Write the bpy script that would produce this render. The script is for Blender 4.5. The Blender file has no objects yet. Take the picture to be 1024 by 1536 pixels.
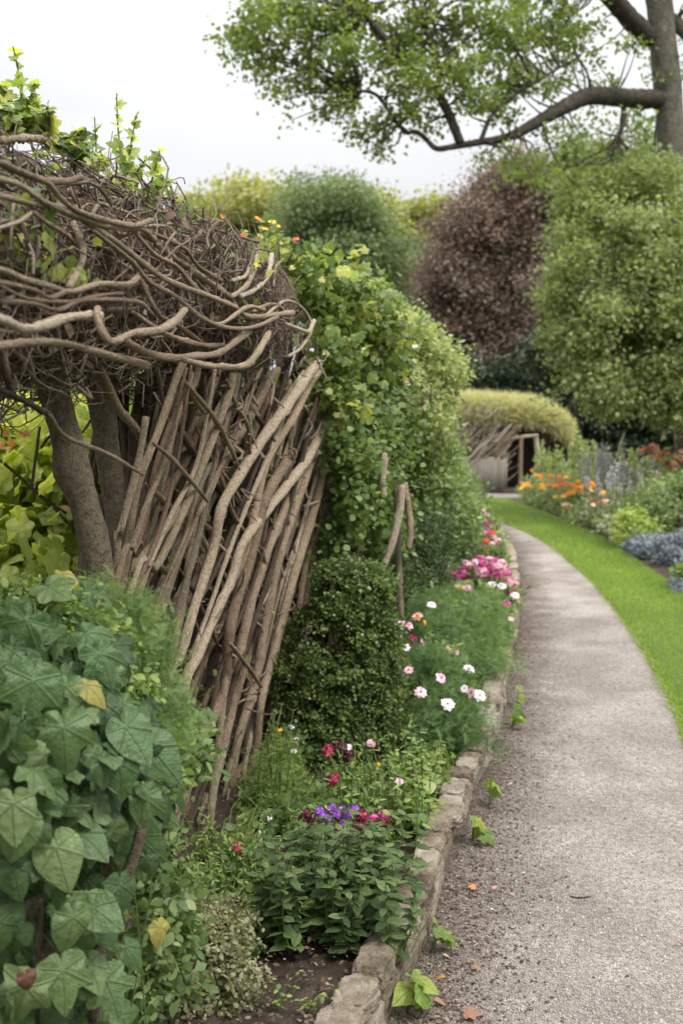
import bpy, math, random
import numpy as np
from mathutils import Vector, noise as mnoise

# ------------------------------------------------------------------ camera, sky, sun, exposure
S = bpy.context.scene
CAM_H, FPX, PITCH = 1.55, 1600.0, math.atan((768 - 650) / 1600.0)
cam_d = bpy.data.cameras.new("camera")
cam = bpy.data.objects.new("camera", cam_d)
S.collection.objects.link(cam)
cam.location = (0, 0, CAM_H)
cam.rotation_euler = (math.pi / 2 - PITCH, 0, 0)
cam_d.sensor_fit = 'VERTICAL'
cam_d.sensor_height = 36.0
cam_d.lens = 36.0 * FPX / 1536.0
cam_d.clip_start, cam_d.clip_end = 0.05, 2000
cam_d.dof.use_dof = True
cam_d.dof.focus_distance = 3.1
cam_d.dof.aperture_fstop = 3.7
S.camera = cam

W = bpy.data.worlds.new("World")
S.world = W
W.use_nodes = True
SUN_EL, SUN_AZ = math.radians(52), math.radians(130)      # azimuth clockwise from +Y: behind the right shoulder
nt = W.node_tree
nt.nodes.clear()
sky = nt.nodes.new('ShaderNodeTexSky')
sky.sky_type = 'NISHITA'
sky.sun_disc = False
sky.sun_elevation = SUN_EL
sky.sun_rotation = SUN_AZ
tc = nt.nodes.new('ShaderNodeTexCoord')
mp = nt.nodes.new('ShaderNodeMapping')
mp.inputs['Scale'].default_value = (1.0, 1.0, 2.6)
nt.links.new(tc.outputs['Generated'], mp.inputs['Vector'])
nz = nt.nodes.new('ShaderNodeTexNoise')
nz.inputs['Scale'].default_value = 2.3
nz.inputs['Detail'].default_value = 6
nz.inputs['Roughness'].default_value = 0.5
nt.links.new(mp.outputs['Vector'], nz.inputs['Vector'])
cr = nt.nodes.new('ShaderNodeValToRGB')
cr.color_ramp.elements[0].position = 0.36
cr.color_ramp.elements[0].color = (0.84, 0.865, 0.905, 1)
cr.color_ramp.elements[1].position = 0.60
cr.color_ramp.elements[1].color = (1.0, 1.0, 1.0, 1)
nt.links.new(nz.outputs['Fac'], cr.inputs['Fac'])
sc = nt.nodes.new('ShaderNodeVectorMath')
sc.operation = 'SCALE'
sc.inputs['Scale'].default_value = 10.5                    # bright cloud in the sky texture's own units
nt.links.new(cr.outputs['Color'], sc.inputs[0])
sep = nt.nodes.new('ShaderNodeSeparateXYZ')                # an overcast sky is about three times brighter overhead than at the horizon
nt.links.new(tc.outputs['Generated'], sep.inputs[0])
zen = nt.nodes.new('ShaderNodeMapRange')
zen.inputs['From Min'].default_value, zen.inputs['From Max'].default_value = 0.0, 1.0
zen.inputs['To Min'].default_value, zen.inputs['To Max'].default_value = 4.1, 28.0
zp = nt.nodes.new('ShaderNodeMath')
zp.operation = 'POWER'
zp.use_clamp = True
zp.inputs[1].default_value = 2.2
nt.links.new(sep.outputs['Z'], zp.inputs[0])
nt.links.new(zp.outputs[0], zen.inputs['Value'])
nt.links.new(zen.outputs['Result'], sc.inputs['Scale'])
mx = nt.nodes.new('ShaderNodeMixRGB')
mx.inputs['Fac'].default_value = 0.93                      # overcast: cloud covers nearly all the blue
nt.links.new(sky.outputs['Color'], mx.inputs['Color1'])
nt.links.new(sc.outputs['Vector'], mx.inputs['Color2'])
bg = nt.nodes.new('ShaderNodeBackground')
bg.inputs['Strength'].default_value = 0.1
nt.links.new(mx.outputs['Color'], bg.inputs['Color'])
wo = nt.nodes.new('ShaderNodeOutputWorld')
nt.links.new(bg.outputs['Background'], wo.inputs['Surface'])

sun_d = bpy.data.lights.new("sun", 'SUN')
sun_d.energy = 1.5
sun_d.angle = math.radians(14)
sun_d.color = (1.0, 0.955, 0.89)
sun = bpy.data.objects.new("sun", sun_d)
S.collection.objects.link(sun)
_dir = Vector((math.sin(SUN_AZ) * math.cos(SUN_EL), math.cos(SUN_AZ) * math.cos(SUN_EL), math.sin(SUN_EL)))
sun.rotation_euler = (-_dir).to_track_quat('-Z', 'Y').to_euler()
S.view_settings.view_transform = 'Standard'
S.view_settings.look = 'None'
S.view_settings.gamma = 1.0
S.view_settings.exposure = 0.95
S.cycles.max_bounces = 8
S.cycles.diffuse_bounces = 6
S.cycles.transparent_max_bounces = 8

# ------------------------------------------------------------------ helpers
R = np.random.default_rng(11)
random.seed(5)
_cp, _sp = math.cos(PITCH), math.sin(PITCH)


def ray(px, py):
    """direction of the sight line through a photo pixel, scaled so that y = 1"""
    dx, du = (px - 512) / FPX, (768 - py) / FPX
    y, z = _cp + du * _sp, -_sp + du * _cp
    return np.array([dx / y, 1.0, z / y])


def P(px, py, Y):
    return ray(px, py) * Y + np.array([0, 0, CAM_H])


def G(px, py, z=0.0):
    d = ray(px, py)
    return d * ((z - CAM_H) / d[2]) + np.array([0, 0, CAM_H])


WA, WB, WC = -1.308, 0.193, 0.15                          # leaning plane of the woven wall: X = WA + WB*Y + WC*z


def on_plane(px, py, A, B, C, off=0.0):
    d = ray(px, py)
    t = (A + C * CAM_H + off) / (d[0] - B - C * d[2])
    return d * t + np.array([0, 0, CAM_H])


def on_wall(px, py, off=0.0):
    return on_plane(px, py, WA, WB, WC, off)


def on_roof(px, py, off=0.0):
    return on_plane(px, py, -0.198, WB, -0.4, off)


def unit(v):
    v = np.asarray(v, float)
    return v / np.maximum(np.linalg.norm(v, axis=-1, keepdims=True), 1e-9)


class MB:
    """collects vertices and faces of one mesh with two point attributes: rnd (one value a piece) and luv (local coordinates)"""
    def __init__(s):
        s.v, s.f, s.r, s.u, s.n = [], [], [], [], 0

    def add(s, V, F, rnd=0.5, uv=None):
        V = np.asarray(V, float).reshape(-1, 3)
        n = len(V)
        s.v.append(V)
        F = np.asarray(F, int)
        if F.ndim == 2 and len(F):
            s.f.append(F + s.n)
        s.r.append(np.broadcast_to(np.asarray(rnd, float), (n,)) if np.ndim(rnd) == 0 else np.asarray(rnd, float))
        s.u.append(np.zeros((n, 3)) if uv is None else np.asarray(uv, float))
        s.n += n

    def join(s, o):
        if o.n:
            for f in o.f:
                s.f.append(f + s.n)
            s.v += o.v
            s.r += o.r
            s.u += o.u
            s.n += o.n

    def build(s, name, mat, parent=None, smooth=True):
        V = np.concatenate(s.v) if s.v else np.zeros((0, 3))
        if parent is not None:
            V = V - np.array(WORLD_LOC[parent.name])
        me = bpy.data.meshes.new(name)
        me.vertices.add(len(V))
        me.vertices.foreach_set('co', V.ravel().astype(np.float32))
        tot = [f.shape[1] for f in s.f for _ in range(len(f))]
        loops = np.concatenate([f.ravel() for f in s.f]) if s.f else np.zeros(0, int)
        me.loops.add(len(loops))
        me.loops.foreach_set('vertex_index', loops.astype(np.int32))
        me.polygons.add(len(tot))
        st = np.concatenate([[0], np.cumsum(tot)[:-1]]) if tot else np.zeros(0)
        me.polygons.foreach_set('loop_start', st.astype(np.int32))
        me.polygons.foreach_set('loop_total', np.array(tot, np.int32))
        if smooth:
            me.polygons.foreach_set('use_smooth', np.ones(len(tot), bool))
        a = me.attributes.new('rnd', 'FLOAT', 'POINT')
        a.data.foreach_set('value', np.concatenate(s.r).astype(np.float32))
        b = me.attributes.new('luv', 'FLOAT_VECTOR', 'POINT')
        b.data.foreach_set('vector', np.concatenate(s.u).ravel().astype(np.float32))
        me.update(calc_edges=True)
        me.materials.append(mat)
        ob = bpy.data.objects.new(name, me)
        S.collection.objects.link(ob)
        WORLD_LOC[ob.name] = WORLD_LOC[parent.name] if parent is not None else (0, 0, 0)
        if parent is not None:
            ob.parent = parent
        return ob


WORLD_LOC = {}


def tag(o, label, cat, group=None):
    o['label'] = label
    o['category'] = cat
    if group:
        o['group'] = group
    return o


def thing(name, label, cat, loc=(0, 0, 0), group=None):
    o = bpy.data.objects.new(name, None)
    S.collection.objects.link(o)
    o.location = [float(c) for c in loc]
    o.empty_display_size = 0.1
    WORLD_LOC[o.name] = tuple(float(c) for c in loc)
    return tag(o, label, cat, group)


def kind(o, k):
    o['kind'] = k
    return o


def smooth_path(pts, n):
    """Catmull-Rom through pts (k x d), n samples, roughly even in length"""
    p = np.asarray(pts, float)
    if len(p) == 2:
        t = np.linspace(0, 1, n)[:, None]
        return p[0] * (1 - t) + p[1] * t
    q = np.vstack([2 * p[0] - p[1], p, 2 * p[-1] - p[-2]])
    out = []
    m = 12
    for i in range(1, len(q) - 2):
        t = np.linspace(0, 1, m, endpoint=False)[:, None]
        a, b, c, d = q[i - 1], q[i], q[i + 1], q[i + 2]
        out.append(0.5 * (2 * b + (c - a) * t + (2 * a - 5 * b + 4 * c - d) * t * t + (3 * b - a - 3 * c + d) * t ** 3))
    out.append(p[-1:])
    o = np.vstack(out)
    L = np.concatenate([[0], np.cumsum(np.linalg.norm(np.diff(o, axis=0), axis=1))])
    s = np.linspace(0, L[-1], n)
    return np.stack([np.interp(s, L, o[:, k]) for k in range(o.shape[1])], 1)


def tube(mb, pts, rad, sides=8, n=None, wob=0.0, rnd=None, knots=0, cap=True):
    """one branch: a smooth tapering tube with a slightly uneven surface"""
    pts = np.asarray(pts, float)
    if n is None:
        n = max(4, 5 * (len(pts) - 1) + 1)
    rad = np.interp(np.linspace(0, 1, n), np.linspace(0, 1, len(np.atleast_1d(rad))), np.atleast_1d(rad)) if np.ndim(rad) else np.full(n, rad)
    c = smooth_path(pts, n)
    T = unit(np.gradient(c, axis=0))
    ref = np.array([0, 0, 1.0]) if abs(T[0, 2]) < 0.9 else np.array([1.0, 0, 0])
    X = np.zeros((n, 3))
    x = unit(np.cross(ref, T[0]))
    for i in range(n):
        x = x - T[i] * np.dot(x, T[i])
        x = unit(x)
        X[i] = x
    Yv = np.cross(T, X)
    a = np.linspace(0, 2 * np.pi, sides, endpoint=False)
    L = np.concatenate([[0], np.cumsum(np.linalg.norm(np.diff(c, axis=0), axis=1))])
    rr = rad[:, None] * np.ones(sides)
    if wob:
        ph = R.uniform(0, 6.28, 6)
        rr = rr * (1 + wob * (np.sin(2 * a + ph[0] + 9 * L[:, None] / max(L[-1], .01)) * .5 + np.sin(3 * a + ph[1] - 17 * L[:, None] / max(L[-1], .01)) * .35
                   + np.sin(L[:, None] * 31 + ph[2]) * .5 + R.normal(0, .35, (n, sides))))
    for _ in range(knots):
        k = R.uniform(0.05, 0.95) * L[-1]
        ka = R.uniform(0, 6.28)
        d2 = ((L[:, None] - k) / (rad.mean() * 1.3)) ** 2 + ((np.angle(np.exp(1j * (a - ka)))) / 0.7) ** 2
        rr = rr * (1 + 0.45 * np.exp(-d2))
    V = c[:, None, :] + rr[..., None] * (np.cos(a)[None, :, None] * X[:, None, :] + np.sin(a)[None, :, None] * Yv[:, None, :])
    uv = np.stack([np.broadcast_to(np.cos(a), (n, sides)), np.broadcast_to(np.sin(a), (n, sides)), np.broadcast_to(L[:, None], (n, sides))], -1)
    i = np.arange(n - 1)[:, None] * sides
    j = np.arange(sides)
    F = np.stack([i + j, i + (j + 1) % sides, i + sides + (j + 1) % sides, i + sides + j], -1).reshape(-1, 4)
    r = R.random() if rnd is None else rnd
    V = V.reshape(-1, 3)
    uv = uv.reshape(-1, 3)
    mb.add(V, F, r, uv)
    if cap:
        base = mb.n - n * sides
        for ring, ctr, flip in ((0, c[0] - T[0] * rad[0] * .25, True), ((n - 1), c[-1] + T[-1] * rad[-1] * .4, False)):
            mb.add([ctr], np.zeros((0, 3), int), r, [[0, 0, L[-1]]])
            ci = mb.n - 1
            q = base + ring * sides + j
            q2 = base + ring * sides + (j + 1) % sides
            mb.f.append(np.stack([q2, q, np.full(sides, ci)] if flip else [q, q2, np.full(sides, ci)], -1))
    return c


# ---- leaf templates: base at the origin, tip along +y, upper face +z
def T_quad(w=.33, d=.06):
    return np.array([(0, 0, 0), (w, .5, .08), (0, 1, -d), (-w, .5, .08)], float), np.array([(0, 1, 2), (0, 2, 3)])


def T_oval(w=.3, droop=.18, fold=.25, point=True):
    ys = np.array([0, .12, .35, .6, .82, 1.0])
    hw = np.array([0.02, .62, 1, .9, .5, 0.0]) * w
    V, F = [], []
    for y, h in zip(ys, hw):
        z = -droop * y * y
        V += [(-h, y, z + fold * h - .25 * h * h / max(w, .01)), (0, y, z), (h, y, z + fold * h - .25 * h * h / max(w, .01))]
    for i in range(5):
        a = 3 * i
        F += [(a, a + 1, a + 4, a + 3), (a + 1, a + 2, a + 5, a + 4)]
    return np.array(V), np.array(F)


def T_lobed(keys, rings=3, na=44, droop=.25, ripple=.05):
    """palmate leaf; keys = [(angle from the tip in degrees, radius)], mirrored"""
    ks = sorted(keys)
    an = np.linspace(-180, 180, na, endpoint=False)
    r = np.interp(np.abs(an), [k[0] for k in ks], [k[1] for k in ks])
    th = np.radians(an)
    V = [(0, 0, 0)]
    for k in range(1, rings + 1):
        f = (k / rings)
        rr = r * f * (1 if k == rings else (0.85 + .15 * f))
        x, y = rr * np.sin(th), rr * np.cos(th)
        z = -droop * rr ** 2 + ripple * f * f * np.cos(th * 5) + .10 * np.abs(x) * f
        V += list(np.stack([x, y, z], 1))
    V = np.array(V)
    F = [(0, 1 + (i + 1) % na, 1 + i) for i in range(na)]
    T3 = np.array(F)
    Q = []
    for k in range(rings - 1):
        for i in range(na):
            a, b = 1 + k * na + i, 1 + k * na + (i + 1) % na
            Q.append((a, b, b + na, a + na))
    return V, T3, np.array(Q)


def T_feather(n=6, l=.28, up=.18, w=.035):
    V, F = [], []
    V += [(-.012, 0, 0), (.012, 0, 0), (0, 1, -.12)]
    F.append((0, 1, 2))
    for i in range(n):
        y = .15 + .75 * i / (n - 1)
        L = l * (1 - .5 * i / n)
        for s in (-1, 1):
            k = len(V)
            V += [(0, y - w, -.12 * y * y), (s * L, y + up, .05 - .12 * y * y), (0, y + w, -.12 * y * y)]
            F.append((k, k + 1, k + 2))
    return np.array(V), np.array(F)


QUAD, OVAL, SLIM, ROUND = T_quad(), T_oval(), T_oval(w=.16, droop=.3), T_oval(w=.46, droop=.12, fold=.12)
QUADR = T_quad(w=.45, d=.02)
FEATHER = T_feather()
IVY = T_lobed([(0, 1.0), (14, .84), (30, .68), (45, .74), (56, .80), (68, .72), (85, .56), (104, .60), (120, .58), (150, .46), (172, .40), (180, .22)])
HEART = T_lobed([(0, 1.05), (12, .88), (30, .70), (60, .58), (95, .50), (130, .44), (158, .40), (172, .32), (180, .18)], ripple=.03)
OAKY = T_lobed([(0, 1.0), (16, .74), (30, .52), (45, .72), (58, .74), (74, .46), (98, .52), (120, .40), (180, .14)], rings=2, na=26)


def put(mb, pos, nrm, tip, size, tmpl, rnd=None, squash=None):
    """copies of a leaf template, one a row"""
    pos = np.atleast_2d(pos)
    n = len(pos)
    if n == 0:
        return
    nrm, tip = np.broadcast_to(nrm, (n, 3)), np.broadcast_to(tip, (n, 3))
    Yv = unit(tip)
    Z = nrm - Yv * np.sum(nrm * Yv, 1, keepdims=True)
    Z = unit(Z + 1e-6)
    X = np.cross(Yv, Z)
    V, Fs = tmpl[0], tmpl[1:]
    size = np.broadcast_to(np.asarray(size, float), (n,))
    out = pos[:, None, :] + size[:, None, None] * (V[None, :, 0:1] * X[:, None, :] + V[None, :, 1:2] * Yv[:, None, :] + V[None, :, 2:3] * Z[:, None, :])
    rnd = R.random(n) if rnd is None else np.broadcast_to(rnd, (n,))
    base = mb.n
    m = len(V)
    mb.add(out.reshape(-1, 3), np.zeros((0, 3), int), np.repeat(rnd, m), np.tile(V, (n, 1)))
    for F in Fs:
        mb.f.append((np.arange(n)[:, None, None] * m + F[None]).reshape(-1, F.shape[1]) + base)


def rdir(n):
    return unit(R.normal(size=(n, 3)))


def clumps(ells, n, k, clump_r, shell=.75):
    """n leaf places in k clumps spread over ellipsoids [(centre, radii)]; returns place, outward direction, clump number, clump centres"""
    c = np.array([e[0] for e in ells], float)
    r = np.array([e[1] for e in ells], float)
    vol = np.prod(r, 1) ** (2 / 3)
    e = R.choice(len(ells), k, p=vol / vol.sum())
    d = rdir(k)
    rad = np.where(R.random(k) < .8, R.uniform(shell, 1.0, k), R.uniform(.25, shell, k))[:, None]
    cc = c[e] + d * r[e] * rad
    i = R.integers(0, k, n)
    sc_ = R.uniform(.6, 1.35, k)
    pos = cc[i] + np.clip(R.normal(size=(n, 3)), -2, 2) * (np.atleast_1d(clump_r) * np.array([1, 1, .72])) * sc_[i][:, None]
    return pos, unit((d / r[e])[i]), i, cc


def foliage(ells, n, k, clump_r, size, tmpl=QUAD, up=.5, tip=(0, 0, -.2), shell=.75, rspread=.35, rbase=None, minz=None):
    mb = MB()
    pos, out, i, cc = clumps(ells, n, k, clump_r, shell)
    if minz is not None:
        ok = pos[:, 2] > minz
        pos, out, i = pos[ok], out[ok], i[ok]
    m = len(pos)
    nr = unit(out * .8 + rdir(m) * .75 + np.array([0, 0, up]))
    tp = unit(out * .5 + rdir(m) + np.array(tip))
    cb = R.random(k) if rbase is None else rbase
    rn = np.clip(cb[i] * (1 - rspread) + R.random(m) * rspread if np.ndim(cb) else np.full(m, cb) + R.normal(0, rspread, m), 0, 1)
    put(mb, pos, nr, tp, size * R.uniform(.45, 1.4, m), tmpl, rn)
    return mb, cc


def ell(px, py, Y, rx, rz, ry=None):
    """ellipsoid given by its place and half-sizes in photo pixels at depth Y; depth half-size in metres"""
    s = Y / FPX
    return (P(px, py, Y), np.array([rx * s, ry if ry is not None else rx * s, rz * s]))


def stems_to(base, ccs, r0, r1, sides=5, count=14, bend=.10):
    mb = MB()
    base = np.asarray(base, float)
    idx = R.permutation(len(ccs))[:count]
    for q in idx:
        t = ccs[q]
        b = base + R.normal(0, 1, 3) * np.array([.04, .04, 0]) * np.linalg.norm(t - base)
        mid = b * .5 + t * .5 + R.normal(0, 1, 3) * np.linalg.norm(t - b) * bend * .4
        mid[2] += np.linalg.norm(t - b) * .08
        tube(mb, [b, mid, t], [r0, (r0 + r1) / 2, r1], sides=sides, n=7)
    return mb


# ------------------------------------------------------------------ materials
def nodes(name):
    m = bpy.data.materials.new(name)
    m.use_nodes = True
    t = m.node_tree
    t.nodes.clear()
    o = t.nodes.new('ShaderNodeOutputMaterial')
    return m, t, o


def N(t, ty, **kw):
    n = t.nodes.new(ty)
    for k, v in kw.items():
        if k in n.inputs:
            n.inputs[k].default_value = v
        else:
            setattr(n, k, v)
    return n


def ramp(t, src, cols, pos=None):
    r = t.nodes.new('ShaderNodeValToRGB')
    e = r.color_ramp.elements
    pos = pos or list(np.linspace(0, 1, len(cols)))
    while len(e) < len(cols):
        e.new(0.5)
    for i, (c, p) in enumerate(zip(cols, pos)):
        e[i].position = p
        e[i].color = (*c, 1)
    t.links.new(src, r.inputs['Fac'])
    return r.outputs['Color']


def attr(t, name):
    a = t.nodes.new('ShaderNodeAttribute')
    a.attribute_name = name
    return a


def math_(t, op, a, b=None, clamp=False):
    n = t.nodes.new('ShaderNodeMath')
    n.operation = op
    n.use_clamp = clamp
    for i, v in enumerate((a, b)):
        if v is None:
            continue
        if isinstance(v, (int, float)):
            n.inputs[i].default_value = v
        else:
            t.links.new(v, n.inputs[i])
    return n.outputs[0]


def mixc(t, fac, a, b, mode='MIX'):
    n = t.nodes.new('ShaderNodeMixRGB')
    n.blend_type = mode
    for i, v in zip((0, 1, 2), (fac, a, b)):
        if isinstance(v, (int, float)):
            n.inputs[i].default_value = v
        elif isinstance(v, tuple):
            n.inputs[i].default_value = (*v, 1)
        else:
            t.links.new(v, n.inputs[i])
    return n.outputs[0]


def tnoise(t, vec, scale, detail=4, rough=.55, dist=0.0):
    n = N(t, 'ShaderNodeTexNoise', Scale=scale, Detail=detail, Roughness=rough, Distortion=dist)
    t.links.new(vec, n.inputs['Vector'])
    return n.outputs['Fac']


def bump(t, h, strength, dist=.01):
    b = N(t, 'ShaderNodeBump', Strength=strength, Distance=dist)
    t.links.new(h, b.inputs['Height'])
    return b.outputs['Normal']


def wpos(t):
    return t.nodes.new('ShaderNodeNewGeometry').outputs['Position']


def leaf_mat(name, cols, trans=.28, rough=.5, vein=None, spec=.4, tint=(1.4, 1.4, .8), gain=1.95, grey=.16):
    cols = [tuple(v * (1 - grey) + (.3 * q[0] + .6 * q[1] + .1 * q[2]) * grey for v in q) for q in cols]
    cols = [(min(.7, q[0] * gain * 1.10), min(.7, q[1] * gain), min(.7, q[2] * gain)) for q in cols]
    trans = min(.5, trans + .12)
    m, t, o = nodes(name)
    col = ramp(t, attr(t, 'rnd').outputs['Fac'], cols)
    p = N(t, 'ShaderNodeBsdfPrincipled', Roughness=rough)
    p.inputs['Specular IOR Level'].default_value = spec
    blot = tnoise(t, wpos(t), 55, 3)
    col = mixc(t, .5, col, ramp(t, blot, [(.55, .58, .5), (1, 1, 1)], [.3, .65]), 'MULTIPLY')
    if vein:
        u = attr(t, 'luv').outputs['Vector']
        s = t.nodes.new('ShaderNodeSeparateXYZ')
        t.links.new(u, s.inputs[0])
        ax = math_(t, 'ABSOLUTE', s.outputs[0])
        y = s.outputs[1]
        best = None
        for deg in vein:
            a = math.radians(deg)
            perp = math_(t, 'ABSOLUTE', math_(t, 'SUBTRACT', math_(t, 'MULTIPLY', ax, math.cos(a)), math_(t, 'MULTIPLY', y, math.sin(a))))
            along = math_(t, 'ADD', math_(t, 'MULTIPLY', ax, math.sin(a)), math_(t, 'MULTIPLY', y, math.cos(a)))
            perp = math_(t, 'ADD', perp, math_(t, 'LESS_THAN', along, 0.0))
            best = perp if best is None else math_(t, 'MINIMUM', best, perp)
        side = N(t, 'ShaderNodeTexWave', Scale=3.4, Distortion=1.2, Detail=1)
        sh = t.nodes.new('ShaderNodeCombineXYZ')
        t.links.new(math_(t, 'SUBTRACT', y, math_(t, 'MULTIPLY', ax, .8)), sh.inputs[0])
        t.links.new(sh.outputs[0], side.inputs['Vector'])
        fine = ramp(t, side.outputs['Fac'], [(0, 0, 0), (1, 1, 1)], [.78, 1.0])
        vm = ramp(t, best, [(1, 1, 1), (0, 0, 0)], [.006, .03])
        both = math_(t, 'MAXIMUM', vm, math_(t, 'MULTIPLY', fine, .18))
        col = mixc(t, math_(t, 'MULTIPLY', both, .24), col, (.24, .32, .17))
        crinkle = math_(t, 'ADD', math_(t, 'MULTIPLY', both, .6), tnoise(t, wpos(t), 75, 3, .6))
        t.links.new(bump(t, crinkle, .75, .008), p.inputs['Normal'])
    t.links.new(col, p.inputs['Base Color'])
    tr = N(t, 'ShaderNodeBsdfTranslucent')
    t.links.new(mixc(t, 1.0, col, tint, 'MULTIPLY'), tr.inputs['Color'])
    ms = N(t, 'ShaderNodeMixShader', Fac=trans)
    t.links.new(p.outputs[0], ms.inputs[1])
    t.links.new(tr.outputs[0], ms.inputs[2])
    t.links.new(ms.outputs[0], o.inputs['Surface'])
    return m


def bark_mat(name, dark, light, moss=.3, mosscol=(.075, .085, .025), scale=1.0, lichen=.25):
    m, t, o = nodes(name)
    w = wpos(t)
    u = attr(t, 'luv')
    mpn = N(t, 'ShaderNodeMapping')
    mpn.inputs['Scale'].default_value = (1.0, 1.0, 26.0 * scale)
    t.links.new(u.outputs['Vector'], mpn.inputs['Vector'])
    rings = tnoise(t, mpn.outputs[0], 2.2, 5, .6, .4)
    fine = tnoise(t, w, 190 * scale, 6, .7)
    big = tnoise(t, w, 9 * scale, 3)
    rn = attr(t, 'rnd').outputs['Fac']
    base = ramp(t, math_(t, 'ADD', math_(t, 'MULTIPLY', rn, .55), math_(t, 'MULTIPLY', big, .45)), [dark, light], [.15, .85])
    base = mixc(t, .7, base, ramp(t, fine, [(.42, .37, .33), (1.2, 1.17, 1.12)], [.36, .60]), 'MULTIPLY')
    base = mixc(t, .6, base, ramp(t, rings, [(.45, .42, .4), (1.1, 1.1, 1.1)], [.36, .56]), 'MULTIPLY')
    if lichen:
        li = ramp(t, tnoise(t, w, 38 * scale, 4, .7), [(0, 0, 0), (1, 1, 1)], [.60, .68])
        base = mixc(t, math_(t, 'MULTIPLY', li, lichen), base, (.42, .41, .36))
    if moss:
        mo = ramp(t, math_(t, 'ADD', math_(t, 'MULTIPLY', tnoise(t, w, 5 * scale, 4, .6), .8), math_(t, 'MULTIPLY', rn, .2)), [(0, 0, 0), (1, 1, 1)], [.50, .64])
        base = mixc(t, math_(t, 'MULTIPLY', mo, moss), base, mosscol)
    p = N(t, 'ShaderNodeBsdfPrincipled', Roughness=.85)
    p.inputs['Specular IOR Level'].default_value = .25
    t.links.new(base, p.inputs['Base Color'])
    t.links.new(bump(t, math_(t, 'ADD', fine, math_(t, 'ADD', rings, big)), 1.0, .010), p.inputs['Normal'])
    t.links.new(p.outputs[0], o.inputs['Surface'])
    return m


def rough_mat(name, cols, scales=(6, 40, 160), pos=None, bumps=.6, bd=.01, rough=.9, rnd=0.0):
    """mottled earth, stone and the like: three noises, one ramp"""
    m, t, o = nodes(name)
    w = wpos(t)
    a = math_(t, 'MULTIPLY', tnoise(t, w, scales[0], 4), .4)
    b = math_(t, 'MULTIPLY', tnoise(t, w, scales[1], 4, .6), .35)
    c = math_(t, 'MULTIPLY', tnoise(t, w, scales[2], 3, .6), .25)
    f = math_(t, 'ADD', math_(t, 'ADD', a, b), c)
    if rnd:
        f = math_(t, 'ADD', math_(t, 'MULTIPLY', f, 1 - rnd * .5), math_(t, 'MULTIPLY', math_(t, 'SUBTRACT', attr(t, 'rnd').outputs['Fac'], .25), rnd * .5))
    col = ramp(t, f, cols, pos or list(np.linspace(.34, .66, len(cols))))
    p = N(t, 'ShaderNodeBsdfPrincipled', Roughness=rough)
    p.inputs['Specular IOR Level'].default_value = .2
    t.links.new(col, p.inputs['Base Color'])
    t.links.new(bump(t, math_(t, 'ADD', b, c), bumps, bd), p.inputs['Normal'])
    t.links.new(p.outputs[0], o.inputs['Surface'])
    return m


def plain_ramp(name, cols, rough=.7, trans=0.0, spec=.3):
    m, t, o = nodes(name)
    col = ramp(t, attr(t, 'rnd').outputs['Fac'], cols)
    p = N(t, 'ShaderNodeBsdfPrincipled', Roughness=rough)
    p.inputs['Specular IOR Level'].default_value = spec
    t.links.new(col, p.inputs['Base Color'])
    if trans:
        tr = N(t, 'ShaderNodeBsdfTranslucent')
        t.links.new(col, tr.inputs['Color'])
        ms = N(t, 'ShaderNodeMixShader', Fac=trans)
        t.links.new(p.outputs[0], ms.inputs[1])
        t.links.new(tr.outputs[0], ms.inputs[2])
        t.links.new(ms.outputs[0], o.inputs['Surface'])
    else:
        t.links.new(p.outputs[0], o.inputs['Surface'])
    return m

BARK = bark_mat("branch_bark", (.20, .142, .094), (.50, .395, .285), moss=.32)
BARK_PALE = bark_mat("pale_bark", (.43, .345, .25), (.62, .535, .415), moss=.2, lichen=.35)
BARK_RED = bark_mat("reddish_bark", (.20, .14, .10), (.42, .32, .235), moss=.3, lichen=.4)
BARK_LIMB = bark_mat("shaded_limb_bark", (.05, .043, .034), (.10, .09, .07), moss=.4, mosscol=(.06, .07, .03), scale=.12)  # limbs darker than the lit trunk: their shade is put into the colour
BARK_DARK = bark_mat("dark_bark", (.055, .038, .027), (.17, .12, .085), moss=.35, lichen=.1)
BARK_POST = bark_mat("mossy_trunk_bark", (.16, .13, .09), (.31, .265, .20), moss=.45, lichen=.35, mosscol=(.10, .10, .035))
BARK_TREE = bark_mat("tree_bark", (.095, .088, .07), (.19, .18, .145), moss=.5, mosscol=(.07, .085, .03), scale=.12)
TWIG = bark_mat("twig_bark", (.17, .125, .092), (.54, .44, .35), moss=.1, lichen=.0)
BRUSH = rough_mat("brush_litter", [(.04, .028, .02), (.13, .093, .066), (.25, .195, .15)], (8, 60, 200), bumps=1.0, bd=.03)
STEM = plain_ramp("green_stem", [(.05, .085, .02), (.10, .15, .04)])
STEM_BROWN = plain_ramp("brown_stem", [(.06, .045, .025), (.12, .10, .05)])
SOIL = rough_mat("bed_soil", [(.022, .016, .012), (.055, .039, .029), (.11, .08, .06)], (5, 35, 170), bumps=1.0, bd=.03)
EARTH = rough_mat("garden_ground", [(.02, .03, .01), (.04, .055, .018), (.06, .075, .025)], (.4, 5, 60))

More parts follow.
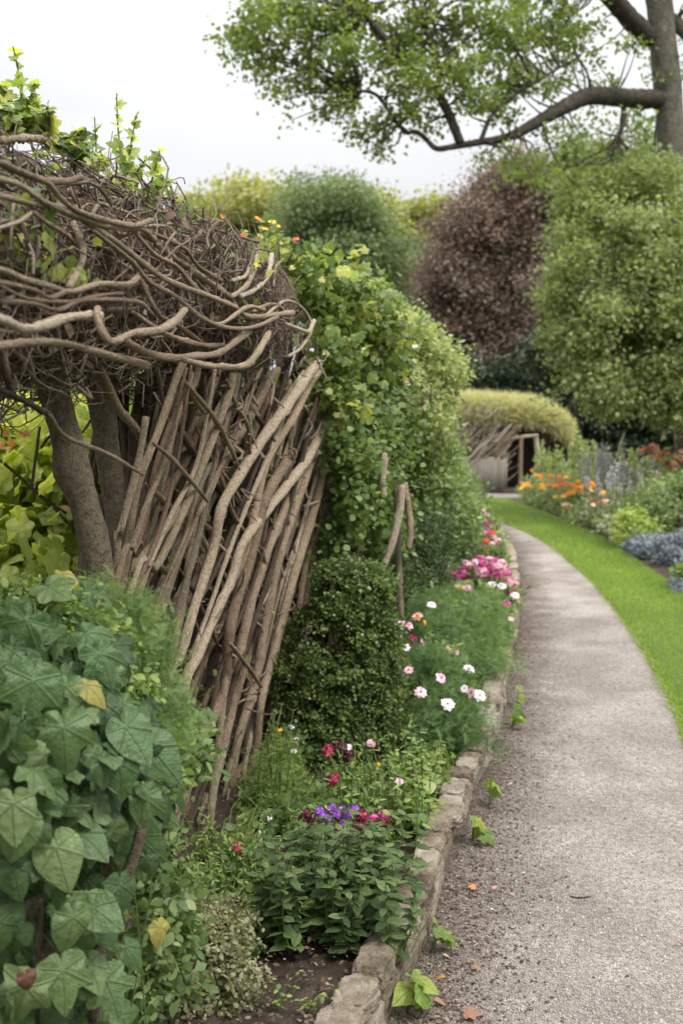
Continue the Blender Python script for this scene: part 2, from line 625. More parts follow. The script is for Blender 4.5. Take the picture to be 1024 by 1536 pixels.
# ------------------------------------------------------------------ ground, path, lawn, bed soil
KERB = smooth_path([(-.55, .5), (-.22, 1.6), (.0, 2.3)] + [tuple(G(x, y)[:2]) for x, y in
                   ((620, 1455), (648, 1389), (685, 1269), (710, 1205), (742, 1122), (752, 1075), (762, 1020), (775, 960), (778, 925), (777, 880), (770, 838), (757, 812))]
                   + [(2.42, 17.5), (2.38, 20), (2.0, 22.5), (1.2, 25.2)], 320)
LAWN_L = smooth_path([(1.05, .5), (1.2, 2.5), (1.45, 4.0)] + [tuple(G(x, y)[:2]) for x, y in
                     ((1024, 1100), (980, 1005), (945, 950), (912, 905), (880, 869), (850, 842), (815, 815), (780, 797), (748, 783))]
                     + [(2.68, 20.5), (2.45, 22.5), (1.9, 25.2)], 320)
LAWN_R = smooth_path([(2.9, .5), (3.0, 3.0), (3.1, 6.5), (3.33, 10.5), (3.74, 14.6), (3.9, 18.4), (3.9, 22), (3.9, 25.2)], 320)
BED_L = np.stack([KERB[:, 0] - np.interp(KERB[:, 1], [0, 8, 25], [4.0, 4.0, 3.0]), KERB[:, 1]], 1)


def strip(name, A, B, cols, zf, mat, k):
    mb = MB()
    n = len(A)
    u = np.linspace(0, 1, cols)
    xy = A[:, None, :] * (1 - u[None, :, None]) + B[:, None, :] * u[None, :, None]
    v = np.broadcast_to(np.linspace(0, 1, n)[:, None], (n, cols))
    wdt = np.linalg.norm(B - A, axis=1)[:, None] * u[None, :]
    z = zf(xy[..., 0], xy[..., 1], wdt)
    i = np.arange(n - 1)[:, None] * cols + np.arange(cols - 1)[None]
    F = np.stack([i, i + 1, i + cols + 1, i + cols], -1).reshape(-1, 4)
    mb.add(np.stack([xy[..., 0], xy[..., 1], z], -1).reshape(-1, 3), F, .5, np.stack([wdt, v, z * 0], -1).reshape(-1, 3))
    return kind(mb.build(name, mat), k)


mb = MB()
mb.add([(-400, -60, -.06), (400, -60, -.06), (400, 600, -.06), (-400, 600, -.06)], [(0, 1, 2, 3)])
kind(mb.build("ground", EARTH), 'structure')

# path: fine gravel, browner and littered along the stone edging
m, t, o = nodes("fine_gravel")
w = wpos(t)
us = t.nodes.new('ShaderNodeSeparateXYZ')
t.links.new(attr(t, 'luv').outputs['Vector'], us.inputs[0])
vo = N(t, 'ShaderNodeTexVoronoi', Scale=150.0)
t.links.new(w, vo.inputs['Vector'])
grain = tnoise(t, w, 260, 3, .6)
mid = tnoise(t, w, 38, 5, .65)
big = tnoise(t, w, 2.2, 4, .55)
gsep = t.nodes.new('ShaderNodeSeparateColor')
t.links.new(vo.outputs['Color'], gsep.inputs[0])
speck = ramp(t, gsep.outputs[0], [(.68, .66, .64), (.98, .96, .94), (1.25, 1.23, 1.21)], [.05, .5, .95])
base = ramp(t, big, [(.265, .238, .212), (.37, .337, .304)], [.36, .62])
base = mixc(t, .6, base, ramp(t, tnoise(t, w, .9, 5, .6, .6), [(.70, .67, .64), (1.08, 1.08, 1.08)], [.36, .58]), 'MULTIPLY')
base = mixc(t, .8, base, speck, 'MULTIPLY')
base = mixc(t, .75, base, ramp(t, mid, [(.62, .6, .57), (1.12, 1.12, 1.12)], [.36, .6]), 'MULTIPLY')
edge = math_(t, 'ADD', us.outputs[0], math_(t, 'MULTIPLY', math_(t, 'SUBTRACT', tnoise(t, w, 5, 5, .65), .5), .75))
dirt = ramp(t, edge, [(1, 1, 1), (0, 0, 0)], [.15, .50])
brown = mixc(t, .8, ramp(t, mid, [(.035, .025, .019), (.15, .115, .09)], [.34, .64]), speck, 'MULTIPLY')
base = mixc(t, math_(t, 'MULTIPLY', dirt, .9), base, brown)
p = N(t, 'ShaderNodeBsdfPrincipled', Roughness=.9)
p.inputs['Specular IOR Level'].default_value = .2
t.links.new(base, p.inputs['Base Color'])
t.links.new(bump(t, math_(t, 'ADD', math_(t, 'MULTIPLY', grain, .5), math_(t, 'SUBTRACT', mid, vo.outputs['Distance'])), .9, .008), p.inputs['Normal'])
t.links.new(p.outputs[0], o.inputs['Surface'])
PATH_MAT = m
und = lambda x, y: .006 * np.sin(x * 2.3 + y * .9) + .005 * np.sin(y * 2.1 - x * 1.1)
strip("path", KERB - np.array([.12, 0]), LAWN_L + np.array([.06, 0]), 24, lambda x, y, w_: und(x, y) - .0 * w_, PATH_MAT, 'structure')
A = np.array([(x, 25.25) for x in np.linspace(-1, 12, 40)])
B = np.array([(x, 27.4) for x in np.linspace(-1, 12, 40)])
strip("path_crossing", A, B, 8, lambda x, y, w_: und(x, y) + .004, PATH_MAT, 'structure')

# lawn with blades
m, t, o = nodes("lawn_turf")
w = wpos(t)
col = ramp(t, math_(t, 'ADD', math_(t, 'MULTIPLY', tnoise(t, w, 1.1, 4), .5), math_(t, 'MULTIPLY', tnoise(t, w, 60, 4, .7), .5)), [(.05, .085, .012), (.10, .155, .02)], [.38, .62])
p = N(t, 'ShaderNodeBsdfPrincipled', Roughness=.9)
t.links.new(col, p.inputs['Base Color'])
t.links.new(bump(t, tnoise(t, w, 90, 4, .7), 1.0, .02), p.inputs['Normal'])
t.links.new(p.outputs[0], o.inputs['Surface'])
strip("lawn", LAWN_L, LAWN_R, 16, lambda x, y, w_: .03 * np.clip(w_ / .05, 0, 1) - .02 * (w_ < .01) + und(x * .6, y * .5), m, 'structure')
strip("border_soil", LAWN_R - np.array([.05, 0]), LAWN_R + np.array([9.0, 0]), 20, lambda x, y, w_: -.02 + .12 * np.clip(w_ / .8, 0, 1), SOIL, 'structure')
strip("bed_soil", BED_L, KERB - np.array([.07, 0]), 60, lambda x, y, w_: .085 + .025 * np.sin(x * 17 + y * 9) * np.sin(y * 13 - x * 5) + .014 * np.sin(x * 53) * np.sin(y * 47), SOIL, 'structure')


def on_strip(A, B, n, ymin, ymax, power=1.0, u=None):
    """random places on a strip, denser near the camera"""
    y = (R.uniform(ymax ** -power, ymin ** -power, n)) ** (-1 / power)
    uu = R.random(n) if u is None else u
    xa, xb = np.interp(y, A[:, 1], A[:, 0]), np.interp(y, B[:, 1], B[:, 0])
    return np.stack([xa * (1 - uu) + xb * uu, y], 1)


GRASS = leaf_mat("grass_blade", [(.085, .158, .011), (.135, .225, .018), (.205, .29, .036)], trans=.35, rough=.55, tint=(1.2, 1.2, .6))
mb = MB()
q = on_strip(LAWN_L + np.array([.01, 0]), LAWN_R, 200000, 1.2, 25.2, .8)
band = .5 + .35 * np.tanh(3 * np.sin((q[:, 0] - np.interp(q[:, 1], LAWN_L[:, 1], LAWN_L[:, 0])) * 6.0))
n = len(q)
pos = np.column_stack([q, und(q[:, 0] * .6, q[:, 1] * .5) + .024])
lean = R.normal(0, .45, (n, 3)) * np.array([1, 1, 0]) + np.array([0, 0, 1.0])
h = R.uniform(.016, .034, n) * np.clip(q[:, 1] / 7, 1, 2.0)
T = (np.array([(-.09, 0, 0), (.09, 0, 0), (.05, .6, .05), (0, 1, .2)]), np.array([(0, 1, 2), (0, 2, 3)]))
put(mb, pos, rdir(n) * np.array([1, 1, .2]), lean, h, T, np.clip(.12 + .32 * band + R.normal(0, .2, n) + .28 * np.array([mnoise.noise(Vector((x_ * 1.4, y_ * .8, 3))) for x_, y_ in q]), 0, 1))
# the uncut fringe hanging over the path
q = on_strip(LAWN_L - np.array([.02, 0]), LAWN_L + np.array([.04, 0]), 9000, 1.2, 22, .8)
n = len(q)
put(mb, np.column_stack([q, np.full(n, .012)]), rdir(n), R.normal(0, .5, (n, 3)) * np.array([1, 1, 0]) + np.array([-.5, 0, .8]), R.uniform(.02, .05, n), T, R.uniform(0, .7, n))
kind(mb.build("lawn_grass", GRASS), 'stuff')

# loose gravel
PEB = plain_ramp("pebble_stone", [(.13, .11, .092), (.23, .205, .182), (.31, .285, .26), (.43, .41, .38)], rough=.85)
mb = MB()
OCT = (np.array([(1, 0, 0), (-1, 0, 0), (0, 1, 0), (0, -1, 0), (0, 0, .7), (0, 0, -.7)], float),
       np.array([(0, 2, 4), (2, 1, 4), (1, 3, 4), (3, 0, 4), (2, 0, 5), (1, 2, 5), (3, 1, 5), (0, 3, 5)]))
q = on_strip(KERB, LAWN_L, 62000, 2.4, 9, 1.2)
n = len(q)
de = q[:, 0] - np.interp(q[:, 1], KERB[:, 1], KERB[:, 0])
put(mb, np.column_stack([q, und(q[:, 0], q[:, 1]) + .0005]), rdir(n) * .6 + np.array([0, 0, 1.0]), rdir(n), np.clip(R.lognormal(math.log(.0026), .38, n), .001, .008), OCT,
    np.clip(R.normal(.5, .22, n) - .35 * np.clip(1 - de / .45, 0, 1), 0, 1))
kind(mb.build("gravel", PEB, smooth=False), 'stuff')

# crumbs of bark and dead leaf along the foot of the edging and on the bed
LITTER = plain_ramp("dead_leaf_crumb", [(.035, .022, .014), (.085, .055, .036), (.15, .10, .07), (.25, .19, .14)], rough=.8, trans=.1)
mb = MB()
for A, B, n, uu, sz in ((KERB, LAWN_L, 5200, np.clip(np.abs(R.normal(0, .16, 5200)), .0, 1), .011), (KERB - np.array([1.1, 0]), KERB - np.array([.12, 0]), 5000, None, .013)):
    q = on_strip(A, B, n, 2.3, 12, 1.0, uu)
    z = und(q[:, 0], q[:, 1]) + .004 if uu is not None else np.full(n, .125)
    put(mb, np.column_stack([q, z]), rdir(n) * .55 + np.array([0, 0, 1.0]), rdir(n) * np.array([1, 1, .25]), sz * R.uniform(.4, 1.6, n), T_oval(w=.3, droop=.3), R.random(n) ** 1.3)
kind(mb.build("leaf_litter", LITTER), 'stuff')

# ------------------------------------------------------------------ stone edging
m, t, o = nodes("weathered_stone")
w = wpos(t)
rn = attr(t, 'rnd').outputs['Fac']
f = math_(t, 'ADD', math_(t, 'MULTIPLY', tnoise(t, w, 7, 5, .6), .45), math_(t, 'ADD', math_(t, 'MULTIPLY', tnoise(t, w, 60, 4, .65), .35), math_(t, 'MULTIPLY', rn, .2)))
col = ramp(t, f, [(.14, .103, .07), (.34, .27, .195), (.49, .415, .32), (.62, .56, .47)], [.34, .45, .56, .68])
zz = t.nodes.new('ShaderNodeSeparateXYZ')
t.links.new(w, zz.inputs[0])
mo = ramp(t, tnoise(t, w, 9, 5, .65), [(0, 0, 0), (1, 1, 1)], [.50, .64])
col = mixc(t, math_(t, 'MULTIPLY', mo, .5), col, (.11, .098, .05))
wh = ramp(t, tnoise(t, w, 24, 4, .7), [(0, 0, 0), (1, 1, 1)], [.60, .68])
col = mixc(t, math_(t, 'MULTIPLY', wh, .6), col, (.42, .40, .35))
lay = N(t, 'ShaderNodeMapping')
lay.inputs['Scale'].default_value = (4, 4, 55)
t.links.new(w, lay.inputs['Vector'])
ly = tnoise(t, lay.outputs[0], 1.5, 4, .6)
p = N(t, 'ShaderNodeBsdfPrincipled', Roughness=.92)
p.inputs['Specular IOR Level'].default_value = .2
t.links.new(mixc(t, .5, col, ramp(t, ly, [(.5, .47, .43), (1.1, 1.1, 1.1)], [.36, .56]), 'MULTIPLY'), p.inputs['Base Color'])
t.links.new(bump(t, math_(t, 'ADD', math_(t, 'MULTIPLY', ly, 1.4), math_(t, 'ADD', tnoise(t, w, 45, 5, .75), tnoise(t, w, 160, 4, .75))), 1.0, .022), p.inputs['Normal'])
t.links.new(p.outputs[0], o.inputs['Surface'])
STONE = m

g = 17
_gv, _gf = [], []
for ax in range(3):
    for s in (-1, 1):
        b0 = len(_gv)
        for i in range(g):
            for j in range(g):
                a, b = -1 + 2 * i / (g - 1), -1 + 2 * j / (g - 1)
                v = [0, 0, 0]
                v[ax], v[(ax + 1) % 3], v[(ax + 2) % 3] = s, a, b
                _gv.append(v)
        for i in range(g - 1):
            for j in range(g - 1):
                q = [b0 + i * g + j, b0 + (i + 1) * g + j, b0 + (i + 1) * g + j + 1, b0 + i * g + j + 1]
                _gf.append(q if s > 0 else q[::-1])
_gv, _gf = np.array(_gv, float), np.array(_gf)


def stone(name, parent, c, half, yaw, pitch=0.0, pw=5.0, rough=.1, mat=None, roll=0.0):
    v = _gv / (np.sum(np.abs(_gv) ** pw, 1, keepdims=True)) ** (1 / pw)
    sd = R.uniform(-50, 50, 3)
    lo = np.array([mnoise.noise(Vector(x * 1.6 + sd)) for x in v])
    hi = np.array([mnoise.noise(Vector(x * np.array([6.5, 3.5, 5]) + sd * 1.3)) for x in v])
    step = np.floor((v[:, 0] + sd[0]) * 2.6) % 2 * .05                       # weathered ledges across the stone
    vh = np.array([mnoise.noise(Vector(x * np.array([13, 5, 11]) + sd * .7)) for x in v])
    v = v * (1 + rough * lo[:, None] * 1.2 + rough * .8 * hi[:, None] + rough * .55 * vh[:, None] - step[:, None] * np.array([0, .35, 1.6]))
    v = v * np.array(half)
    cr_, sr_ = math.cos(roll), math.sin(roll)
    v = np.stack([v[:, 0], v[:, 1] * cr_ - v[:, 2] * sr_, v[:, 1] * sr_ + v[:, 2] * cr_], 1)
    cp_, sp_ = math.cos(pitch), math.sin(pitch)
    v = np.stack([v[:, 0] * cp_ - v[:, 2] * sp_, v[:, 1], v[:, 0] * sp_ + v[:, 2] * cp_], 1)
    cy, sy = math.cos(yaw), math.sin(yaw)
    v = np.stack([v[:, 0] * cy - v[:, 1] * sy, v[:, 0] * sy + v[:, 1] * cy, v[:, 2]], 1)
    mb = MB()
    mb.add(v + np.asarray(c), _gf, R.random())
    return mb.build(name, mat or STONE, parent)


edging = thing("stone_edging", "low mossy stone edging wall between the flower bed and the gravel path", "stone edging", (*KERB[60], 0))
seg = np.concatenate([[0], np.cumsum(np.linalg.norm(np.diff(KERB, axis=0), axis=1))])


def kerb_at(s):
    xy = np.array([np.interp(s, seg, KERB[:, 0]), np.interp(s, seg, KERB[:, 1])])
    d = np.array([np.interp(s + .05, seg, KERB[:, 0]), np.interp(s + .05, seg, KERB[:, 1])]) - xy
    return xy, math.atan2(d[1], d[0])


for nm, (l0, l1), hw, z0, z1, inset, pw in (("face_stone", (.30, .6), .046, -.05, .092, .056, 9), ("coping_stone", (.09, .23), .050, .080, .148, .050, 5)):
    s = .9
    while s < 21.5:
        xy, yaw = kerb_at(s)
        L = R.uniform(l0, l1) * (1 if xy[1] < 8 else 1.5)
        xy, yaw = kerb_at(s + L / 2)
        nrm = np.array([-math.sin(yaw), math.cos(yaw)])
        dz = R.uniform(-.012, .012)
        c = (*(xy + nrm * (inset + R.uniform(-.012, .012))), (z0 + z1) / 2 + dz)
        stone(nm, edging, c, (L / 2 * .985, hw * R.uniform(.92, 1.1), (z1 - z0) / 2 * R.uniform(.95, 1.12)), yaw + R.uniform(-.06, .06), R.uniform(-.04, .04), pw, .11, roll=R.uniform(-.12, .05))
        s += L

# ------------------------------------------------------------------ woven arbour
arb = thing("woven_arbour", "woven branch arbour with slanting pole wall and domed brushwood roof beside the bed", "arbour", (-.9, 4.2, 0))


def stick(pts, r, off=0.0, mat=BARK, name="pole", ground=False, head=True, f=on_wall, sides=10, wob=.10, knots=3):
    w3 = [f(x, y, off) for x, y in pts]
    rs_ = np.interp(np.linspace(0, 1, len(w3)), np.linspace(0, 1, np.size(r)), np.atleast_1d(r))
    r3 = [q_ * p_[1] / FPX for q_, p_ in zip(rs_, w3)]
    if ground and w3[-1][2] > .15:
        d = unit(w3[-1] - w3[-2])
        d = unit(d + np.array([0, 0, -.4]))
        t_ = (w3[-1][2] - .05) / max(-d[2], .2)
        w3.append(w3[-1] + d * t_ * np.array([.7, .7, 1]))
        w3[-1][2] = .05
        r3.append(r3[-1] * 1.05)
    mb = MB()
    tube(mb, w3, r3, sides, n=10 * len(w3), wob=wob, knots=knots)
    return mb.build(name, mat, arb)


def solid(pts, r, mat, name, sides=14, wob=.07, knots=4):
    mb = MB()
    tube(mb, pts, r, sides, n=12 * len(pts), wob=wob, knots=knots)
    return mb.build(name, mat, arb)


# the two entrance posts and the trunks behind
a, b = P(55, 500, 2.75), P(128, 760, 2.75)
solid([a + np.array([-.03, 0, .12]), a, P(92, 625, 2.75), b, P(152, 880, 2.75), (-.585, 2.75, .7), (-.58, 2.76, .02)], [.038, .04, .0395, .041, .044, .048, .055], BARK_POST, "post")
solid([P(125, 490, 3.15), P(150, 600, 3.15), P(168, 720, 3.15), P(182, 830, 3.15), (-.63, 3.15, .7), (-.62, 3.15, .02)], [.036, .036, .034, .034, .036, .045], BARK_POST, "post")
for pts, r, off, mt, gr in (
    ([(474, 546), (464, 560), (455, 572), (425, 615), (390, 660), (360, 710), (340, 760), (320, 825), (295, 910), (270, 985), (245, 1045)], 12, .03, BARK_PALE, True),
    ([(512, 560), (500, 595), (485, 632), (465, 680), (435, 725), (395, 770), (365, 815), (345, 865), (330, 910), (300, 980), (270, 1055)], 11, .06, BARK_PALE, True),
    ([(430, 690), (400, 745), (375, 830), (345, 937), (336, 1030), (317, 1090), (289, 1146), (261, 1216), (238, 1275)], 13, .02, BARK, True),
    ([(500, 590), (470, 670), (430, 760), (395, 850), (365, 960), (350, 1030), (345, 1081), (317, 1184), (289, 1263), (270, 1330)], 12, .0, BARK, False),
    ([(505, 610), (480, 660), (450, 740), (420, 834), (396, 937), (382, 1030), (359, 1118), (340, 1226)], 11, .0, BARK, False),
    ([(515, 620), (498, 660), (470, 760), (443, 848), (415, 950), (396, 1044), (382, 1128), (368, 1215)], 11, .02, BARK, False),
    ([(515, 630), (495, 680), (470, 760), (450, 820), (430, 880), (415, 960), (400, 1100)], 9, -.03, BARK, True),
    ([(515, 660), (505, 725), (490, 790), (478, 840), (465, 900)], 8, -.02, BARK, True),
    ([(520, 690), (515, 740), (500, 800), (490, 850)], 8, .0, BARK, True),
    ([(275, 540), (265, 570), (235, 650), (210, 720), (190, 810), (180, 890)], 9, -.02, BARK, True),
    ([(216, 625), (212, 660), (200, 720), (182, 800), (175, 860)], 9, .0, BARK, True),
    ([(345, 585), (320, 635), (290, 720), (250, 790), (215, 840), (195, 900)], 9, .0, BARK, True),
    ([(352, 560), (345, 590), (310, 680), (270, 780), (235, 850), (205, 905)], 9, .03, BARK, True),
    ([(355, 560), (345, 600), (330, 660), (310, 750), (295, 815), (275, 890), (262, 960)], 8, .0, BARK_POST, True),
    ([(415, 555), (410, 565), (380, 615), (350, 660), (320, 720), (300, 780)], 9, -.02, BARK, True),
    ([(480, 555), (465, 575), (440, 625), (405, 690), (385, 760), (365, 830), (350, 900)], 9, .0, BARK, True),
    ([(300, 540), (290, 575), (262, 610), (250, 660), (235, 730), (215, 800)], 9, -.05, BARK, True),
    ([(330, 545), (315, 590), (300, 640), (280, 690), (240, 760), (225, 830)], 8, -.05, BARK, True),
    ([(455, 560), (430, 600), (405, 640), (395, 700), (375, 780), (360, 850)], 9, -.06, BARK, True)):
    stick([(x + R.normal(0, 2), y) for x, y in pts], r * .64, min(off, .02), mt, ground=gr)
for pts, r, off in (
    ([(75, 622), (100, 655), (160, 680), (215, 712)], 6, .13), ([(230, 665), (260, 690), (290, 725), (312, 752)], 6, .04),
    ([(210, 720), (245, 750), (280, 790), (305, 828)], 8, -.04), ([(280, 575), (320, 625), (345, 670), (357, 697)], 7, .03),
    ([(150, 550), (180, 615), (205, 645), (225, 690)], 11, -.08), ([(270, 560), (300, 610), (330, 640)], 7, -.02),
    ([(345, 965), (372, 1000), (392, 1030)], 6, .05), ([(270, 765), (300, 800), (330, 870), (338, 900)], 7, -.05),
    ([(340, 570), (355, 610), (372, 640), (375, 680)], 6, .02), ([(195, 800), (225, 830), (250, 860)], 10, -.05)):
    stick(pts, np.array([.45, .62, .60, .38]) * r, off, BARK, name="cross_branch", sides=8, wob=.12)
stick([(0, 585), (30, 598), (75, 622)], 5, .1, BARK_DARK, name="cross_branch", sides=8)
stick([(0, 520), (8, 560), (20, 590)], 5, .1, BARK_DARK, name="cross_branch", sides=8)

WD = unit(np.array([WB, 1.0, 0]))
# the fan of slim poles between the drawn ones
FB = np.array([(172, 880), (188, 900), (203, 920), (232, 1050), (256, 1275), (300, 1275), (350, 1220), (390, 1185), (440, 1060)], float)
FT = np.array([(238, 552), (295, 548), (350, 556), (428, 558), (470, 566), (492, 590), (505, 610), (515, 640), (526, 670)], float)
for k in range(66):
    tt = (k + R.random()) / 66
    bx_ = [np.interp(tt, np.linspace(0, 1, 9), FB[:, q_]) for q_ in (0, 1)]
    tx_ = [np.interp(min(1, max(0, tt + R.normal(0, .06))), np.linspace(0, 1, 9), FT[:, q_]) for q_ in (0, 1)]
    bow = R.normal(10, 15)
    pts = []
    for f in (0, .2, .42, .62, .82, 1):
        pts.append((tx_[0] * (1 - f) + bx_[0] * f + bow * math.sin(math.pi * f) + R.normal(0, 3), tx_[1] * (1 - f) + bx_[1] * f + R.normal(0, 5)))
    stick(pts, np.array([.72, .9, 1, 1.1]) * R.uniform(2.8, 5.6), R.uniform(-.16, .03), [BARK, BARK, BARK_PALE, BARK_POST, BARK_DARK, BARK_RED][R.integers(6)], ground=R.random() < .6, wob=.13, knots=6)
for k in range(26):                                         # a few leaning the other way, woven through
    x_, y_ = R.uniform(230, 470), R.uniform(570, 900)
    L = R.uniform(60, 190)
    pts = [(x_ + L * f * .62 + R.normal(0, 4), y_ + L * f + R.normal(0, 5)) for f in (0, .35, .7, 1)]
    stick(pts, np.array([.7, 1, .9, .5]) * R.uniform(2.6, 5.2), R.uniform(-.08, .0), [BARK, BARK_DARK, BARK_PALE][R.integers(3)], name="cross_branch", sides=8, wob=.14, knots=4)
# thicket behind: crossing sticks, gnarled stems
mb = MB()
for k in range(460):
    y0 = R.uniform(3.55, 9.5)
    off = -R.uniform(.20, .55)
    sgn = R.choice([-1, 1], p=[.4, .6])
    ln = R.uniform(.1, .9) * sgn
    z0 = R.uniform(-.1, .9)
    z1 = min(z0 + R.uniform(.7, 1.7), 2.05)
    hs = np.linspace(0, 1, 4)
    z = z0 + hs * (z1 - z0)
    yy = np.maximum(y0 + ln * hs, 3.3 - off) + R.normal(0, .04, 4)
    x = WA + WB * yy + WC * z + off + R.normal(0, .03, 4)
    r = R.uniform(.008, .024) if k % 9 else R.uniform(.03, .06)
    tube(mb, np.stack([x, yy, z], 1), [r, r * .9, r * .7], 7, n=14, wob=.2)
kind(mb.build("brushwood", BARK_DARK, arb), 'stuff')  # dark bark colour deepens the shade in the gaps between the poles
mb = MB()                                                   # small leaves growing through the wall
n = 420
yy = R.uniform(3.3, 6.5, n)
z_ = R.uniform(.1, 1.85, n)
put(mb, np.stack([WA + WB * yy + WC * z_ + R.uniform(-.12, .02, n), yy, z_], 1), rdir(n) + np.array([.5, -.6, .5]), rdir(n) + [0, 0, -.3], R.uniform(.018, .04, n), OVAL)
kind(mb.build("wall_leaves", leaf_mat("wall_leaf", [(.03, .07, .012), (.07, .13, .02), (.14, .19, .03)]), arb), 'stuff')
mb = MB()
for k in range(700):                                       # snapped spurs and thin twigs on the pole wall
    y0 = R.uniform(3.4, 7.2)
    z = R.uniform(.1, 1.9)
    off = R.uniform(-.1, .04)
    p0 = np.array([WA + WB * y0 + WC * z + off, y0, z])
    d = unit(np.array([R.normal(0, .35), R.normal(.2, .7), R.normal(.5, .8)]))
    L = R.uniform(.03, .13)
    r = R.uniform(.003, .007)
    tube(mb, [p0, p0 + d * L * .5 + R.normal(0, .02, 3), p0 + d * L + R.normal(0, .02, 3)], [r, r * .8, r * .5], 5, n=6)
kind(mb.build("wall_twigs", TWIG, arb), 'stuff')

# domed roof: a packed core, drawn limbs, and a skin of twigs
def core_axis(y):
    return np.array([-1.038 + WB * y - .46, y, np.interp(y, [1.0, 2.2, 3.2, 5], [1.62, 1.86, 2.0, 2.04])])


def core_rad(y):
    return np.interp(y, [.4, 3.2, 4.0, 4.5, 4.8, 5.0], [.46, .46, .43, .38, .28, .12])


def core_pt(y, phi, extra=0.0):
    """phi 0 = towards the path, 90 = top"""
    r = core_rad(y)
    return core_axis(y) + np.array([math.cos(phi) * (r + extra) * .98, -math.cos(phi) * (r + extra) * .19, math.sin(phi) * (r * .60 + extra)])


mb = MB()
ys = np.linspace(.4, 5.0, 60)
na = 40
V = []
for y in ys:
    for a in np.linspace(0, 2 * np.pi, na, endpoint=False):
        nn = mnoise.noise(Vector((y * 4, math.cos(a) * 1.8, math.sin(a) * 1.8))) * .05 + mnoise.noise(Vector((y * 17, math.cos(a) * 7, math.sin(a) * 7))) * .03
        V.append(core_pt(y, a, nn - .05))
i = np.arange(59)[:, None] * na
j = np.arange(na)
F = np.stack([i + j, i + (j + 1) % na, i + na + (j + 1) % na, i + na + j], -1).reshape(-1, 4)
mb.add(V, F[:, ::-1])
mb.add([core_axis(5.02)], np.zeros((0, 3), int))
mb.f.append(np.stack([59 * na + j, 59 * na + (j + 1) % na, np.full(na, 60 * na)], -1)[:, ::-1])
mb.build("roof_core", BRUSH, arb)

for pts, r, off, mt in (
    ([(-60, 232), (0, 245), (60, 268), (100, 272), (122, 268)], 8, .03, BARK),
    ([(-60, 285), (0, 295), (50, 305), (100, 315), (145, 340), (185, 370), (225, 400), (260, 425), (310, 445), (350, 462), (380, 475), (435, 471)], 7.5, .05, BARK),
    ([(-40, 250), (0, 265), (30, 280), (65, 300), (110, 325), (165, 340), (210, 345), (232, 362)], 7, .06, BARK),
    ([(50, 262), (75, 280), (100, 305), (135, 325), (200, 338), (222, 330)], 6.5, .07, BARK),
    ([(170, 330), (200, 350), (235, 380), (265, 400), (290, 435), (330, 452)], 5.5, .05, BARK),
    ([(140, 350), (170, 370), (200, 395), (225, 420), (260, 445), (300, 475), (340, 490), (380, 492), (415, 475)], 5.5, .08, BARK),
    ([(-50, 402), (0, 407), (35, 415), (75, 428), (110, 433), (150, 426), (190, 425), (205, 417)], 7, .07, BARK),
    ([(-30, 418), (0, 420), (50, 440), (75, 443), (100, 437)], 5, .09, BARK),
    ([(-60, 478), (0, 480), (30, 490), (65, 492), (100, 476), (150, 468)], 11, .09, BARK_PALE),
    ([(142, 465), (148, 485), (165, 507), (200, 505), (240, 495), (265, 480), (272, 467)], 9, .11, BARK),
    ([(180, 505), (215, 528), (250, 535), (295, 537), (335, 527), (372, 500)], 8.5, .06, BARK),
    ([(275, 540), (320, 547), (360, 550), (385, 535), (402, 500)], 7.5, .07, BARK),
    ([(428, 488), (450, 497), (464, 495), (469, 484)], 4.5, .05, BARK_PALE),
    ([(-40, 530), (0, 522), (50, 512), (100, 515), (150, 532), (222, 545)], 9, .03, BARK_DARK),
    ([(345, 445), (370, 428), (381, 405), (386, 383)], 5.5, .03, BARK_PALE),
    ([(358, 447), (380, 435), (398, 415), (404, 385)], 5.5, .03, BARK_PALE),
    ([(350, 425), (368, 412), (375, 398)], 4, .05, BARK_PALE),
    ([(188, 378), (210, 420), (240, 465), (265, 485), (302, 515)], 5.5, .03, BARK_DARK),
    ([(48, 318), (30, 330), (0, 340), (-30, 345)], 4.5, .06, BARK_PALE),
    ([(48, 318), (75, 335), (95, 352), (112, 360)], 5, .07, BARK),
    ([(113, 335), (125, 380), (118, 410), (105, 428)], 8, .01, BARK_DARK),
    ([(0, 430), (40, 452), (100, 452), (150, 440), (180, 442)], 4.5, .06, BARK),
    ([(210, 345), (250, 380), (300, 410), (345, 445), (360, 470)], 7, .01, BARK_DARK),
    ([(0, 455), (50, 458), (90, 462), (130, 450), (205, 455), (225, 470)], 5, .06, BARK),
    ([(330, 420), (300, 400), (275, 372), (240, 350)], 5, .04, BARK), ([(200, 470), (250, 505), (300, 520), (330, 515)], 6, .03, BARK_DARK),
    ([(400, 470), (430, 452), (452, 462), (468, 490), (455, 520), (430, 530)], 3.5, .03, BARK_PALE), ([(380, 470), (405, 455), (430, 468), (440, 500)], 4, .03, BARK),
    ([(290, 470), (330, 478), (370, 462), (395, 462)], 5, .06, BARK), ([(0, 215), (40, 205), (70, 210)], 8, -.05, BARK_DARK)):
    stick([(x + R.normal(0, 2.5), y + R.normal(0, 2.5)) for x, y in pts], r * .66, off, BARK if mt is BARK_DARK else mt, name="roof_branch", f=on_roof, sides=10, wob=.16, knots=5)
for k in range(62):
    y0 = R.uniform(1.3, 4.2)
    ph = R.uniform(-.5, 2.6)
    L = R.uniform(.5, 1.2)
    dp = R.normal(0, .5)
    yy = np.linspace(y0, min(y0 + L, 4.95), 5)
    pts = [core_pt(y, ph + dp * (q_ / 4) + R.normal(0, .10), R.uniform(-.03, .05)) for q_, y in enumerate(yy)]
    r = R.uniform(.003, .009)
    mb = MB()
    tube(mb, pts, [r, r * .9, r * .6], 8, n=28, wob=.16, knots=4)
    mb.build("roof_branch", [BARK, BARK_DARK, BARK][k % 3], arb)
mb = MB()
